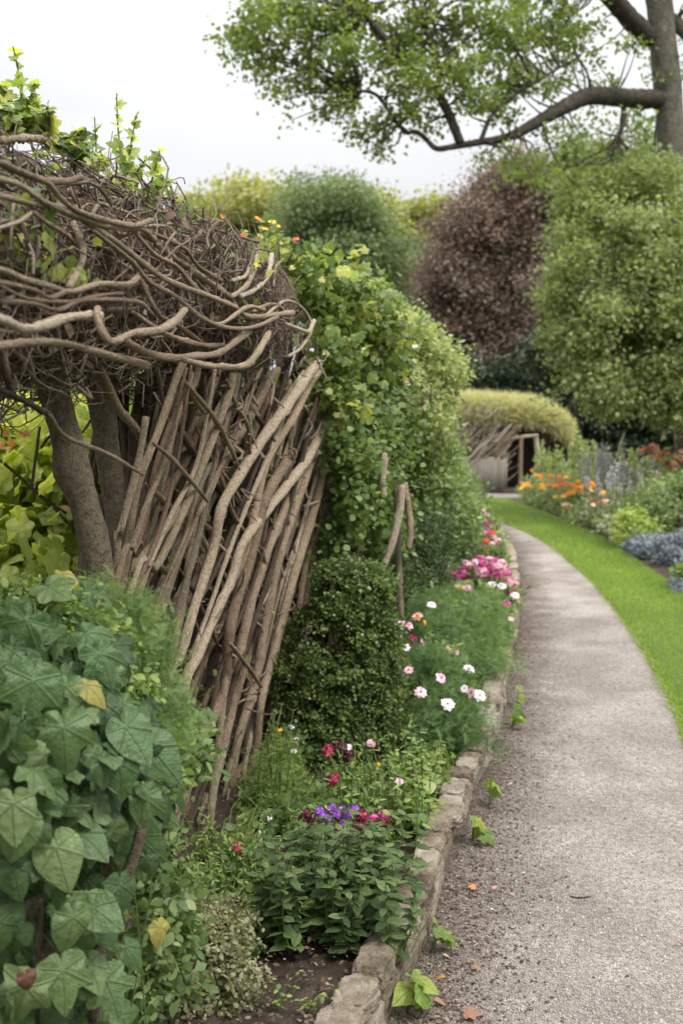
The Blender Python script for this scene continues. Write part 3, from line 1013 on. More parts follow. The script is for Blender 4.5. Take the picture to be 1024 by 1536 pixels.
for k in range(10500):
    y = R.uniform(1.2, 5.0) if k % 3 else R.uniform(3.6, 5.02)
    ph = R.uniform(-1.3, 3.0)
    p0 = core_pt(y, ph, R.normal(.012, .035))
    out = unit(core_pt(y, ph, .1) - core_axis(y))
    d = WD * R.choice([-1, 1]) * .8 + R.normal(0, .65, 3)
    d = unit(d - out * np.dot(d, out) * .9 + out * R.normal(.0, .10))
    L = R.uniform(.05, .20)
    r = R.uniform(.0010, .0028) if k % 8 else R.uniform(.003, .006)
    tube(mb, [p0, p0 + d * L * .5 + R.normal(0, .018, 3), p0 + d * L + R.normal(0, .03, 3) - out * .015], [r, r, r * .6], 4, n=6, cap=False)
kind(mb.build("roof_twigs", TWIG, arb), 'stuff')
DEADLEAF = plain_ramp("dead_leaf", [(.06, .038, .028), (.14, .095, .07), (.26, .19, .14)], rough=.8, trans=.1)
mb = MB()
n = 8500
yy = np.where(R.random(n) < .6, R.uniform(1.2, 5.0, n), R.uniform(3.8, 5.0, n))
ph = R.uniform(-1.2, 3.0, n)
pos = np.array([core_pt(a_, b_, c_) for a_, b_, c_ in zip(yy, ph, R.normal(-.01, .025, n))])
put(mb, pos, rdir(n) + np.array([.3, -.4, .5]), rdir(n), R.uniform(.012, .035, n), T_oval(w=.3, droop=.4), R.random(n))
kind(mb.build("roof_dead_leaves", DEADLEAF, arb), 'stuff')

# later limbs of the arbour, half hidden by the climbers
for pts, r, Y, mt in (([(603, 728), (600, 760), (592, 800), (578, 842), (562, 872)], 5.5, 5.15, BARK_PALE), ([(606, 725), (612, 760), (615, 800), (612, 822)], 5, 5.3, BARK),
                      ([(594, 720), (597, 800), (598, 860), (601, 925)], 5, 5.35, BARK_POST), ([(576, 680), (574, 710), (575, 745)], 5, 5.15, BARK_PALE)):
    mb = MB()
    tube(mb, [P(x, y, Y) for x, y in pts], r * Y / FPX, 9, n=40, wob=.1, knots=3)
    mb.build("pole", mt, arb)

# ------------------------------------------------------------------ leaf colours
L_IVY = leaf_mat("blue_green_leaf", [(.013, .040, .008), (.028, .074, .016), (.050, .112, .028), (.10, .165, .050)], trans=.2, rough=.40, spec=.5, vein=(0, 52, 108), gain=1.6)
L_IVYF = leaf_mat("fresh_yellow_leaf", [(.15, .16, .02), (.22, .21, .03)], trans=.3, vein=(0, 52, 108))
L_BOX = leaf_mat("box_leaf", [(.020, .044, .007), (.038, .074, .012), (.066, .112, .018), (.115, .165, .03)], trans=.25, rough=.4)
L_FERN = leaf_mat("feathery_leaf", [(.035, .085, .020), (.075, .145, .035), (.14, .22, .06)], trans=.3)
L_YEL = leaf_mat("autumn_yellow_leaf", [(.08, .14, .02), (.18, .25, .035), (.29, .33, .05), (.38, .36, .06)], trans=.45, tint=(1.3, 1.4, .7))
L_YELG = leaf_mat("yellow_green_leaf", [(.028, .060, .012), (.065, .115, .020), (.135, .185, .032), (.27, .28, .045)], trans=.33)
L_ORANGE = leaf_mat("orange_leaf", [(.36, .13, .015), (.42, .20, .02)], trans=.35, tint=(1.1, .9, .6))
L_VINE = leaf_mat("vine_leaf", [(.030, .062, .014), (.060, .11, .024), (.09, .155, .032), (.17, .22, .05)], trans=.3)
L_PALE = leaf_mat("pale_vine_leaf", [(.05, .085, .022), (.11, .16, .045), (.19, .24, .08), (.30, .33, .15)], trans=.3)
L_SHRUB = leaf_mat("shrub_leaf", [(.025, .055, .014), (.055, .105, .025), (.11, .17, .045), (.20, .26, .10)], trans=.3)
L_DARK = leaf_mat("dark_shrub_leaf", [(.015, .036, .010), (.032, .066, .016), (.065, .11, .025)], trans=.2)
L_BEAN = leaf_mat("oval_herb_leaf", [(.024, .055, .014), (.046, .088, .022), (.085, .135, .034)], trans=.25, rough=.45, vein=(0,))
L_HERB = leaf_mat("herb_leaf", [(.04, .085, .015), (.09, .155, .025), (.17, .24, .04)], trans=.3)
L_OLIVE = leaf_mat("olive_grey_leaf", [(.045, .055, .022), (.10, .115, .05), (.17, .185, .09)], trans=.25)
L_COSMOS = leaf_mat("cosmos_leaf", [(.022, .062, .016), (.048, .11, .028), (.10, .17, .05)], trans=.3)
L_WEED = leaf_mat("weed_leaf", [(.05, .11, .012), (.10, .18, .016), (.19, .24, .022)], trans=.35, vein=(0, 52, 108))
F_PINK = plain_ramp("pink_petal", [(.72, .30, .42), (.85, .52, .60), (.90, .72, .74)], rough=.6, trans=.3)
F_WHITE = plain_ramp("white_petal", [(.80, .68, .72), (.88, .84, .85)], rough=.6, trans=.3)
F_PEACH = plain_ramp("peach_petal", [(.80, .36, .22), (.88, .56, .44)], rough=.6, trans=.3)
F_HOT = plain_ramp("magenta_petal", [(.42, .03, .20), (.62, .07, .32), (.78, .22, .45)], rough=.6, trans=.3)
F_PURPLE = plain_ramp("purple_petal", [(.22, .05, .42), (.38, .10, .60), (.52, .22, .70)], rough=.6, trans=.3)
F_RED = plain_ramp("crimson_petal", [(.25, .012, .05), (.45, .03, .10), (.62, .10, .20)], rough=.6, trans=.25)
F_DARK = plain_ramp("dark_red_petal", [(.06, .010, .02), (.14, .02, .04)], rough=.6, trans=.2)
F_ORANGE = plain_ramp("orange_petal", [(.72, .17, .015), (.85, .32, .02)], rough=.6, trans=.25)
F_YELLOW = plain_ramp("golden_petal", [(.80, .40, .02), (.90, .58, .05)], rough=.6, trans=.25)
F_SCARLET = plain_ramp("red_orange_petal", [(.65, .06, .02), (.78, .15, .04)], rough=.6, trans=.25)
F_CENTRE = plain_ramp("flower_disc", [(.40, .22, .02), (.62, .42, .04)], rough=.9)
F_CENTRED = plain_ramp("dark_flower_disc", [(.16, .02, .05), (.30, .06, .09)], rough=.9)

PETAL = T_oval(w=.45, droop=.22, fold=.10)
PETAL_N = T_oval(w=.2, droop=.3, fold=.15)


def daisy(parent, pos, nrm, size, mat, petals=8, layers=1, centre=F_CENTRE, tmpl=PETAL, name="flower"):
    mb = MB()
    nrm = unit(nrm)
    a0 = R.uniform(0, 6.28)
    x = unit(np.cross(nrm, [.31, .2, .9]))
    y = np.cross(nrm, x)
    for l in range(layers):
        n = petals
        a = a0 + l * .4 + np.arange(n) * 2 * np.pi / n + R.normal(0, .08, n)
        d = np.cos(a)[:, None] * x + np.sin(a)[:, None] * y
        lift = .10 + .32 * l
        tip = d + nrm * (lift + R.normal(0, .12, n))[:, None]
        put(mb, np.asarray(pos) + d * size * .06, nrm - d * lift, tip, size * (.5 - .10 * l) * R.uniform(.88, 1.08, n), tmpl, R.random(n))
    f = mb.build(name, mat, parent)
    if centre is not None:
        c = MB()
        n = 40
        r = np.sqrt(R.random(n)) * size * .075
        a = R.uniform(0, 6.28, n)
        pp = np.asarray(pos) + (np.cos(a) * r)[:, None] * x + (np.sin(a) * r)[:, None] * y + nrm * (size * .05 - r[:, None] * .3)
        put(c, pp, rdir(n) + nrm, nrm + rdir(n) * .4, size * .07, QUADR)
        c.build("flower_centre", centre, f)
    return f


def floret_head(parent, pos, nrm, size, mat, n=34, name="flower_head", flat=.55):
    """rounded head of small five-petalled florets"""
    mb = MB()
    nrm = unit(nrm)
    d = rdir(n)
    d = unit(d + nrm * .55)
    for q in d:
        c = np.asarray(pos) + (q - nrm * np.dot(q, nrm) * (1 - flat)) * size * .5 * R.uniform(.8, 1.05)
        x = unit(np.cross(q, [.3, .5, .8]))
        y = np.cross(q, x)
        a = R.uniform(0, 6.28) + np.arange(5) * 1.2566
        e = np.cos(a)[:, None] * x + np.sin(a)[:, None] * y
        put(mb, np.repeat(c[None], 5, 0), q, e + q * .2, size * .17 * R.uniform(.8, 1.2), QUADR, np.clip(R.random() + R.normal(0, .1, 5), 0, 1))
    return mb.build(name, mat, parent)


def bushy(name, label, cat, ells, n, k, cl, size, mat, tmpl=QUAD, base=None, group=None, stem=BARK_DARK, sr=(.012, .004), ns=14, up=.5, tip=(0, 0, -.1), shell=.7, rs=.4, minz=None, part="foliage"):
    b = np.array(base if base is not None else (*np.mean([e[0] for e in ells], 0)[:2], 0.1), float)
    o = thing(name, label, cat, b, group)
    mb, cc = foliage(ells, n, k, cl, size, tmpl, up, tip, shell, rs, minz=minz)
    mb.build(part, mat, o)
    if ns:
        stems_to(b, cc, sr[0], sr[1], count=ns).build("stem", stem, o)
    return o


def herb(name, label, cat, bases, tips, size, mat, tmpl=OVAL, nodes_=7, pair=2, group=None, stem=STEM, r=.0022, spread=.9, first=.15, droop=-.1, taper=.5):
    """a clump of leafy stalks from the ground to given tips"""
    bases, tips = np.atleast_2d(bases), np.atleast_2d(tips)
    o = thing(name, label, cat, np.mean(bases, 0), group)
    sm, lm = MB(), MB()
    for b, t_ in zip(bases, tips):
        L = np.linalg.norm(t_ - b)
        mid = (b + t_) / 2 + R.normal(0, .07, 3) * L
        c = tube(sm, [b, mid, t_], [r * 1.3, r, r * .6], 5, n=9)
        f = np.repeat(np.linspace(first, .98, nodes_), pair)
        pos = np.stack([np.interp(f, np.linspace(0, 1, 9), c[:, k]) for k in range(3)], 1)
        m_ = len(f)
        a = np.repeat(np.arange(nodes_) * 1.9 + R.uniform(0, 6), pair) + np.tile(np.arange(pair) * 2 * np.pi / pair, nodes_) + R.normal(0, .3, m_)
        d = np.stack([np.cos(a), np.sin(a), np.zeros(m_)], 1) * spread + np.array([0, 0, 1.0]) * (droop + R.normal(.15, .25, m_))[:, None]
        put(lm, pos, np.array([0, 0, 1.0]) + R.normal(0, .25, (m_, 3)) - d * .1, d, size * (1.1 - taper * f) * R.uniform(.7, 1.25, m_), tmpl)
    lm.build("foliage", mat, o)
    sm.build("stem", stem, o)
    return o


def stalk(parent, b, t_, r=.0016, mat=STEM, bend=.06):
    mb = MB()
    L = np.linalg.norm(np.asarray(t_) - b)
    tube(mb, [b, (np.asarray(b) + t_) / 2 + R.normal(0, bend, 3) * L, t_], [r * 1.3, r, r * .8], 5, n=9)
    return mb.build("flower_stalk", mat, parent)


# ------------------------------------------------------------------ big-leaved climber, front left
iv = thing("large_leaved_climber", "big blue green lobed leaves tumbling in the front left corner", "climber", (-.62, 1.9, 0))
OUT = [(-40, 875), (40, 885), (105, 885), (150, 905), (195, 960), (222, 1030), (250, 1090), (285, 1160), (290, 1215), (240, 1270), (195, 1300), (180, 1400), (210, 1480), (215, 1560), (-40, 1560)]


def inside(px, py, poly):
    c = False
    j = len(poly) - 1
    for i in range(len(poly)):
        (xi, yi), (xj, yj) = poly[i], poly[j]
        if (yi > py) != (yj > py) and px < (xj - xi) * (py - yi) / (yj - yi) + xi:
            c = not c
        j = i
    return c


def ivy_depth(px, py):
    return 1.72 + .62 * max(0, (px + 30) / 320) ** 2 + .5 * max(0, (1100 - py) / 230) ** 1.6 + .10 * max(0, (py - 1250) / 300)


IVYK = [(0, 1.0), (10, .90), (24, .66), (34, .58), (44, .68), (54, .80), (62, .76), (76, .54), (88, .46), (102, .56), (116, .60), (132, .50), (150, .44), (172, .38), (180, .20)]
IVYS = [T_lobed([(k_, r_ * (1 + .05 * math.sin(k_ * .3 + s_))) for k_, r_ in IVYK], rings=4, na=56, droop=dr_, ripple=rp_) for s_, dr_, rp_ in ((0, .15, .07), (1, .5, .10), (2, .35, .04), (4, .8, .09))]
HEARTS = [T_lobed([(0, 1.05), (8, .94), (20, .78), (40, .66), (60, .60), (95, .52), (130, .46), (158, .40), (172, .30), (180, .16)], rings=4, na=44, droop=dr_, ripple=rp_) for dr_, rp_ in ((.2, .05), (.7, .07), (.4, .03))]
lm, lm2, pm = MB(), MB(), MB()
for layer, cnt, ext in ((0, 120, 0.0), (1, 180, .06), (2, 240, .15), (3, 300, .27)):
    done = 0
    while done < cnt:
        x, y = R.uniform(-40, 300), R.uniform(870, 1570)
        if not inside(x + 6 + layer * 10, y - 10, OUT):
            continue
        if layer < 3 and y > 1280 and R.random() < .68:
            continue
        p_ = P(x, y, ivy_depth(x, y) + ext + R.normal(0, .02))
        low = y > 1200
        nr = unit(np.array([.42 + .35 * (x / 300), -.62 - (.25 if low else 0), .80 if not low else .42]) + R.normal(0, .42, 3))
        tp = np.array([.25 + .5 * (x / 250), -.3, -1.0]) + R.normal(0, .55, 3)
        sz = R.choice([.028, .036, .046, .056, .066]) * R.uniform(.85, 1.15) * (1.0 if layer < 2 else .9)
        lob = not low and R.random() < .8
        put(lm if lob else lm2, p_, nr, tp, sz, IVYS[R.integers(4)] if lob else HEARTS[R.integers(3)], np.clip(R.random() * .9 + (.1 if layer == 0 else 0), 0, 1))
        if layer < 2:
            d = unit(tp)
            q = p_ - nr * .05 - d * .05 + R.normal(0, .02, 3)
            tube(pm, [q, p_ - nr * .012 - d * .012, p_], [.0018, .0015, .0012], 5, n=6)
        done += 1
# the drawn leaves that give the clump its outline
for x, y, s_, tx, ty, T_ in ((50, 1040, .125, -.1, .9, IVY), (95, 1110, .12, .2, 1, IVY), (150, 1000, .10, .5, .8, IVY), (40, 950, .10, -.3, .5, IVY), (30, 1250, .105, -.25, 1, HEART), (85, 1290, .115, .35, .9, HEART),
                             (20, 1225, .10, .1, 1, HEART), (110, 1395, .10, .0, 1, HEART), (140, 1380, .10, .9, .55, HEART), (215, 1215, .12, .05, 1, IVY), (190, 1110, .12, .7, .9, HEART), (225, 1140, .13, .95, .85, HEART),
                             (180, 1165, .10, .2, 1, HEART), (130, 970, .10, .8, .4, IVY), (75, 900, .10, .3, .1, IVY), (130, 905, .085, .8, .3, IVY), (95, 1475, .12, .2, 1, IVY), (160, 1490, .11, .4, .8, IVY), (40, 1500, .12, -.3, 1, IVY), (190, 1440, .07, .6, .5, HEART)):
    p_ = P(x, y - 20, ivy_depth(x, y) - .05)
    put(lm if T_ is IVY else lm2, p_, unit(np.array([.3, -.75, .62]) + R.normal(0, .13, 3)), np.array([tx, -.25, -ty]), s_ * .68, IVYS[R.integers(4)] if T_ is IVY else HEARTS[R.integers(3)], R.uniform(.35, 1))
ob = lm.build("foliage", L_IVY, iv)
lm2.build("foliage", L_IVY, iv)
pm.build("leaf_stalk", STEM, iv)
for x, y, s_, tx, ty in ((130, 1028, .045, .8, .4), (240, 1390, .045, .3, 1), (90, 862, .05, .8, .2)):
    mb = MB()
    put(mb, P(x, y, ivy_depth(x, y) - .08), np.array([.5, -.5, .6]), np.array([tx, -.2, -ty]), s_, HEARTS[1], R.random())
    mb.build("yellow_leaf", L_IVYF, iv)
mb = MB()
put(mb, P(40, 1465, 1.75), np.array([.3, -.7, .3]), np.array([.2, 0, -1.0]), .032, HEARTS[1], .8)
dl = mb.build("withered_leaf", rough_mat("withered_brown", [(.07, .03, .02), (.16, .08, .06)], (20, 60, 200)), iv)
for pts, r, Y in (([(215, 1240), (200, 1290), (175, 1350), (150, 1420), (140, 1560), (138, 1640)], 11, 2.05), ([(60, 1340), (30, 1390), (5, 1440), (-20, 1540), (-30, 1640)], 14, 1.95), ([(100, 1370), (80, 1420), (65, 1480), (50, 1640)], 13, 2.0),
                  ([(80, 1350), (60, 1400), (40, 1470), (20, 1640)], 11, 2.1), ([(150, 1340), (120, 1420), (95, 1500), (90, 1640)], 12, 2.15), ([(60, 1340), (70, 1200), (60, 1050), (40, 960)], 7, 2.0), ([(150, 1420), (170, 1250), (165, 1100), (130, 980)], 6, 2.15)):
    q = [P(x, y, Y) for x, y in pts]
    q[-1][2] = .0
    mb = MB()
    tube(mb, q, [r * .8 * Y / FPX, r * Y / FPX, r * Y / FPX], 10, n=44, wob=.1, knots=2)
    mb.build("stem", BARK_POST, iv)

bushy("filler_creeper", "fine light green creeper showing between the big blue green leaves", "creeper", [ell(40, 905, 2.25, 70, 26, .1), ell(120, 930, 2.2, 50, 40, .1), ell(190, 1040, 2.15, 36, 60, .08), ell(250, 1150, 2.25, 26, 50, .06)], 1500, 90, .024, .020, L_HERB, OVAL, base=(-.5, 2.25, .1), stem=STEM, sr=(.002, .001), ns=6)
bushy("ferny_herb", "feathery light green herb mound spilling between big leaves and pole wall", "herb",
      [ell(150, 905, 2.45, 70, 32, .12), ell(205, 965, 2.45, 50, 55, .12), ell(235, 1050, 2.4, 35, 75, .12), ell(262, 1095, 2.35, 22, 45, .08)], 5200, 190, .022, .028, L_FERN, FEATHER, base=(-.45, 2.5, .3), stem=STEM, sr=(.002, .001), ns=5)
bushy("trailing_herb", "yellow green trailing herb under the big leaves by the pole feet", "herb",
      [ell(235, 1330, 2.45, 35, 85, .12), ell(250, 1420, 2.5, 40, 80, .12), ell(225, 1480, 2.4, 30, 60, .1), ell(280, 1130, 2.7, 22, 55, .08)], 3000, 130, .03, .027, L_SHRUB, OVAL, base=(-.42, 2.55, .08), stem=STEM, sr=(.002, .001), ns=4)

# ------------------------------------------------------------------ yellowing shrubs seen through the arch
for lab, ells, n, size, T_, mt in (
    ("yellowing big-leaved shrub filling the arch opening at left", [ell(30, 690, 4.6, 75, 90, .4), ell(95, 740, 4.7, 60, 90, .4), ell(40, 830, 4.4, 80, 70, .4), ell(115, 840, 4.5, 50, 60, .35), ell(150, 700, 5.0, 50, 80, .4)], 2600, .062, IVY, L_YEL),
    ("pale green tall shrub behind the left arch post under the roof", [ell(30, 570, 6.4, 70, 70, .5), ell(100, 600, 6.6, 60, 80, .5), ell(10, 660, 6.0, 60, 80, .5), ell(-60, 640, 6.0, 80, 120, .5)], 2600, .07, OVAL, L_PALE),
    ("dark green ivy shrub deep inside the woven tunnel", [ell(205, 640, 5.6, 50, 110, .4), ell(225, 780, 5.4, 50, 100, .4), ell(260, 600, 6.4, 50, 60, .4), ell(175, 560, 6.0, 40, 40, .3)], 2200, .06, IVY, L_VINE)):
    o = bushy("leafy_shrub", lab, "shrub", ells, n, 130, .10, size, mt, T_, sr=(.018, .005), ns=22)
    if mt is L_YEL:
        for x, y in ((8, 655), (20, 661), (40, 653), (5, 671), (100, 757), (34, 655), (12, 680)):
            mb = MB()
            put(mb, P(x, y, 3.85) + R.normal(0, .01, 3), np.array([.2, -.7, .7]), R.normal(0, 1, 3) + [.8, 0, -.2], R.uniform(.024, .036), OAKY, R.random())
            mb.build("orange_leaf", L_ORANGE, o)
        mb = MB()
        for pts in ([(0, 690), (30, 715), (62, 745), (100, 770)], [(60, 640), (52, 700), (48, 730)], [(85, 645), (70, 660), (62, 672)], [(80, 760), (110, 790), (150, 800)]):
            tube(mb, [P(x, y, 4.2) for x, y in pts], .006, 6, n=12)
        mb.build("bare_twig", BARK_DARK, o)
bushy("garden_hedge", "loose bright green hedge across the garden behind the arbour", "hedge", [(np.array([x, 9.5 + .4 * math.sin(x * 3), .85]), np.array([.9, .8, .95])) for x in np.arange(-6.5, -.2, .8)], 15000, 420, .16, .10, L_PALE, OVAL, base=(-3, 9.5, -.05), sr=(.03, .01), ns=60)

# ------------------------------------------------------------------ shoots growing through the roof
SH = leaf_mat("shoot_leaf", [(.08, .14, .02), (.17, .24, .03), (.30, .34, .05)], trans=.4, tint=(1.3, 1.35, .6))


def shoot(name, label, stems, size, Y, mat=SH, tmpl=OAKY, per=9, cat="shoot"):
    b = P(*stems[0][0], Y)
    o = thing(name, label, cat, b)
    sm, lm_ = MB(), MB()
    for pts in stems:
        c = tube(sm, [P(x, y, Y + R.normal(0, .03)) for x, y in pts], [.0042, .003, .0015], 6, n=16)
        f = np.linspace(.12, 1, per * 2) + R.normal(0, .015, per * 2)
        pos = np.stack([np.interp(f, np.linspace(0, 1, 16), c[:, k]) for k in range(3)], 1)
        m_ = len(f)
        a = np.arange(m_) * 2.4 + R.uniform(0, 6)
        d = np.stack([np.cos(a), np.sin(a) * .8, R.normal(.25, .4, m_)], 1)
        put(lm_, pos, np.array([.1, -.7, .6]) + R.normal(0, .4, (m_, 3)), d, size * R.uniform(.6, 1.2, m_) * (1.1 - .5 * f), tmpl)
    lm_.build("foliage", mat, o)
    sm.build("stem", STEM, o)
    return o


shoot("leafy_shoot", "tall thin leafy shoot standing up from the roof at upper left", [[(35, 215), (33, 150), (28, 105), (20, 70)], [(35, 180), (45, 150), (52, 125)], [(45, 195), (58, 165), (50, 140)], [(30, 215), (12, 170), (8, 125)]], .040, 2.75, per=7)
shoot("oak_seedling", "fan of lobed oak-like leaves on slim stalks rising above the roof middle", [[(190, 320), (185, 260), (178, 200), (175, 140)], [(195, 320), (165, 260), (150, 225)], [(205, 325), (225, 280), (240, 225)], [(200, 325), (215, 290), (255, 272)], [(188, 315), (195, 230), (205, 172)], [(185, 325), (150, 270), (142, 175)], [(190, 322), (200, 270), (218, 240)], [(200, 330), (235, 290), (245, 265)], [(185, 330), (170, 295), (165, 260)]], .048, 3.2, per=8)
shoot("young_vine", "bushy yellow green young vine on the roof edge at far upper left", [[(0, 215), (10, 180), (5, 130)], [(20, 210), (15, 170), (-10, 150)], [(60, 215), (75, 185), (70, 160)], [(90, 230), (105, 205), (125, 200)], [(50, 210), (40, 185), (60, 175)], [(75, 225), (100, 220), (140, 240)], [(30, 210), (5, 195), (-15, 190)], [(110, 250), (125, 225), (120, 205)], [(10, 205), (-5, 165), (2, 150)]], .050, 2.7, mat=L_YELG, per=8)
o = shoot("flowering_climber", "orange and yellow topped climber tuft on the roof beyond the thatched dome", [[(400, 385), (395, 350), (388, 330)], [(420, 390), (415, 350), (408, 335)], [(380, 380), (370, 355), (365, 345)], [(430, 395), (440, 375), (443, 362)], [(410, 390), (425, 370), (418, 345)], [(440, 400), (455, 390), (462, 380)]], .036, 4.7, mat=L_YELG, tmpl=OVAL)
for x, y, mt in ((388, 328, F_ORANGE), (408, 332, F_YELLOW), (415, 338, F_YELLOW), (443, 358, F_SCARLET), (398, 342, F_YELLOW), (336, 325, F_ORANGE), (365, 352, F_ORANGE)):
    daisy(o, P(x, y, 4.7), (R.normal(0, .3), -.5, .8), .035, mt, 7)
bushy("roof_creeper", "thin creeper with scattered small green leaves woven through the roof twigs", "creeper", [(core_pt(y_, a_, -.02), np.array([.13, .13, .07])) for y_, a_ in ((1.9, 1.3), (2.3, 1.5), (2.6, .9), (2.9, 1.5), (3.2, .7), (3.4, 1.4), (3.6, .2), (3.9, 1.3), (2.2, .3), (4.3, 1.5), (2.5, 1.9), (3.3, 2.0), (4.1, 2.0))], 900, 60, .04, .026, L_YELG, OAKY, base=core_pt(3.0, 1.4, -.1), ns=20, sr=(.004, .002), stem=STEM_BROWN)

# ------------------------------------------------------------------ climbers over the arbour end, then along its back
v = bushy("lobed_leaf_vine", "yellow green lobed vine covering the arbour end right of the roof", "vine",
          [ell(425, 395, 4.9, 38, 32, .18), ell(462, 430, 5.0, 36, 38, .2), ell(505, 455, 5.3, 50, 42, .25), ell(505, 520, 5.0, 36, 52, .18), ell(548, 480, 5.6, 45, 50, .3), ell(560, 540, 5.7, 50, 50, .3), ell(500, 600, 5.0, 32, 36, .15), ell(525, 412, 5.5, 18, 22, .1), ell(565, 440, 5.7, 14, 20, .1), ell(590, 462, 5.9, 14, 18, .1), ell(480, 400, 5.1, 16, 16, .1)],
          5600, 230, .05, .034, L_YELG, OAKY, base=(.0, 5.7, .1), sr=(.006, .002), ns=30, stem=BARK)
for x, y in ((505, 590), (512, 582), (535, 505), (560, 565), (575, 575), (500, 495), (560, 445), (590, 470), (515, 405), (530, 410)):
    mb = MB()
    put(mb, P(x, y, 4.85 + (x - 500) * .008), np.array([.2, -.8, .5]), np.array([R.normal(0, .5), -.2, -.8]), R.uniform(.04, .06), IVY, R.random())
    mb.build("yellow_leaf", L_YEL, v)
for x, y in ((568, 480), (610, 575), (622, 520), (545, 525)):
    daisy(v, P(x, y, 5.15 + (x - 540) * .012), (0, -.8, .5), .035, F_PINK if y > 560 else F_WHITE, 6)
bushy("dark_ivy", "dark glossy ivy hanging down the arbour wall end below the yellow vine", "ivy", [ell(520, 660, 5.1, 32, 50, .15), ell(530, 740, 5.2, 34, 60, .15), ell(560, 700, 5.5, 36, 70, .2), ell(555, 790, 5.7, 40, 55, .2), ell(505, 815, 5.2, 20, 30, .1), ell(545, 610, 5.5, 36, 40, .2), ell(590, 640, 6.1, 34, 60, .2), ell(580, 760, 6.2, 26, 80, .15)],
      9500, 330, .05, .030, L_VINE, ROUND, base=(.02, 5.9, .1), sr=(.01, .003), ns=8)
cl = bushy("clematis", "pale feathery clematis over the arbour behind the yellow vine", "climber", [ell(600, 500, 6.6, 42, 34, .3), ell(625, 550, 6.9, 50, 50, .35), ell(655, 560, 7.4, 40, 42, .35), ell(625, 620, 6.8, 45, 50, .3), ell(636, 612, 7.6, 32, 40, .3), ell(590, 575, 6.3, 35, 40, .25)],
           17000, 430, .05, .036, L_PALE, OVAL, base=(.28, 7.2, .1), sr=(.01, .003), ns=8)
mb, cc = foliage([ell(585, 600, 6.15, 32, 26, .12), ell(610, 585, 6.3, 28, 22, .1), ell(560, 600, 5.9, 20, 14, .1)], 1600, 60, .035, .026, SLIM, .2)
mb.build("dry_seedheads", DEADLEAF, cl)
shoot("tall_vine_shoot", "slender upright leafy shoots rising behind the clematis against the copper beech", [[(635, 520), (628, 475), (618, 445)], [(640, 525), (645, 480), (630, 450)], [(670, 550), (672, 510), (668, 485)], [(690, 560), (702, 535), (715, 515)], [(655, 540), (660, 505), (650, 485)], [(690, 580), (705, 560), (722, 552)], [(680, 570), (690, 540), (690, 505)]], .045, 7.5, mat=L_SHRUB, tmpl=OVAL, per=10)
bushy("light_shrub", "airy light green shrub with silvery leaf tips beside the path bend", "shrub", [ell(636, 690, 8.6, 40, 60, .4), ell(635, 770, 8.3, 50, 70, .4), ell(658, 725, 9.4, 30, 50, .35), ell(676, 780, 9.6, 32, 46, .35), ell(630, 640, 8.0, 36, 40, .3), ell(690, 765, 10.5, 20, 30, .3), ell(620, 850, 8.2, 50, 60, .3)],
      26000, 620, .07, .042, L_SHRUB, OVAL, base=(.5, 9.1, .1), sr=(.006, .002), ns=6)
bushy("dark_shrub", "dark green fine-leaved upright shrub at the foot of the light shrub", "shrub", [ell(640, 850, 7.6, 48, 60, .3), ell(645, 800, 7.8, 40, 40, .3), ell(615, 880, 7.0, 26, 45, .2)], 8000, 260, .045, .022, L_DARK, base=(.62, 7.6, .1), sr=(.015, .005), ns=24)
bushy("dark_shrub", "small rounded dark shrub just behind the far pink flowers", "shrub", [ell(692, 810, 10.2, 30, 45, .3), ell(700, 770, 10.6, 24, 36, .3)], 5000, 160, .05, .026, L_DARK, base=(1.15, 10.3, .1), sr=(.015, .005), ns=18)
bushy("far_hedge", "clipped green hedge hiding the bend where the path curves away", "hedge", [ell(645, 725, 15, 50, 55, .8), ell(680, 745, 17, 32, 42, .8), ell(700, 755, 20, 16, 22, .6)], 9000, 260, .12, .06, L_SHRUB, base=(1.6, 16.5, .05), sr=(.02, .008), ns=24)

# ------------------------------------------------------------------ the bed
bushy("box_shrub", "dense dark green box bush shaped like a bullet between poles and pink flowers", "shrub",
      [ell(510, 1060, 4.75, 98, 90, .27), ell(515, 970, 4.75, 90, 95, .26), ell(530, 895, 4.75, 66, 60, .2), ell(505, 1110, 4.7, 98, 70, .25), ell(575, 1000, 4.7, 34, 80, .14), ell(555, 880, 4.75, 36, 36, .12), ell(450, 1020, 4.7, 36, 70, .14), ell(500, 880, 4.75, 28, 34, .1)], 52000, 1300, .019, .0165, L_BOX, QUADR, base=(.0, 4.78, .08), sr=(.016, .004), ns=30, shell=.82, up=.6)
mb_sites = []
bushy("cosmos_plant", "dark feathery cosmos with white and pink daisies at the kerb beside the box bush", "cosmos",
      [ell(650, 1095, 4.75, 44, 60, .16), ell(695, 1095, 4.75, 38, 55, .14), ell(665, 1040, 5.0, 45, 45, .16), ell(640, 1000, 5.1, 35, 40, .14)], 6500, 130, .04, .042, L_COSMOS, FEATHER, base=(.42, 4.95, .09), stem=STEM, sr=(.005, .0015), ns=40)
c1 = bpy.data.objects["cosmos_plant"]
for x, y, mt, s_ in ((671, 1056, F_WHITE, .062), (631, 1038, F_PINK, .055), (719, 1043, F_WHITE, .055), (706, 1039, F_PINK, .045), (696, 1033, F_WHITE, .035), (661, 1017, F_PINK, .055), (612, 1005, F_PINK, .045)):
    p_ = P(x, y, 4.62)
    daisy(c1, p_, (R.normal(.1, .5), -.65, .7 + R.normal(0, .25)), s_, mt, 8, 2, F_CENTRED if mt is F_PINK else F_CENTRE)
    stalk(c1, p_ - np.array([R.normal(0, .03), -.08, .16]), p_ - np.array([0, -.004, .004]))
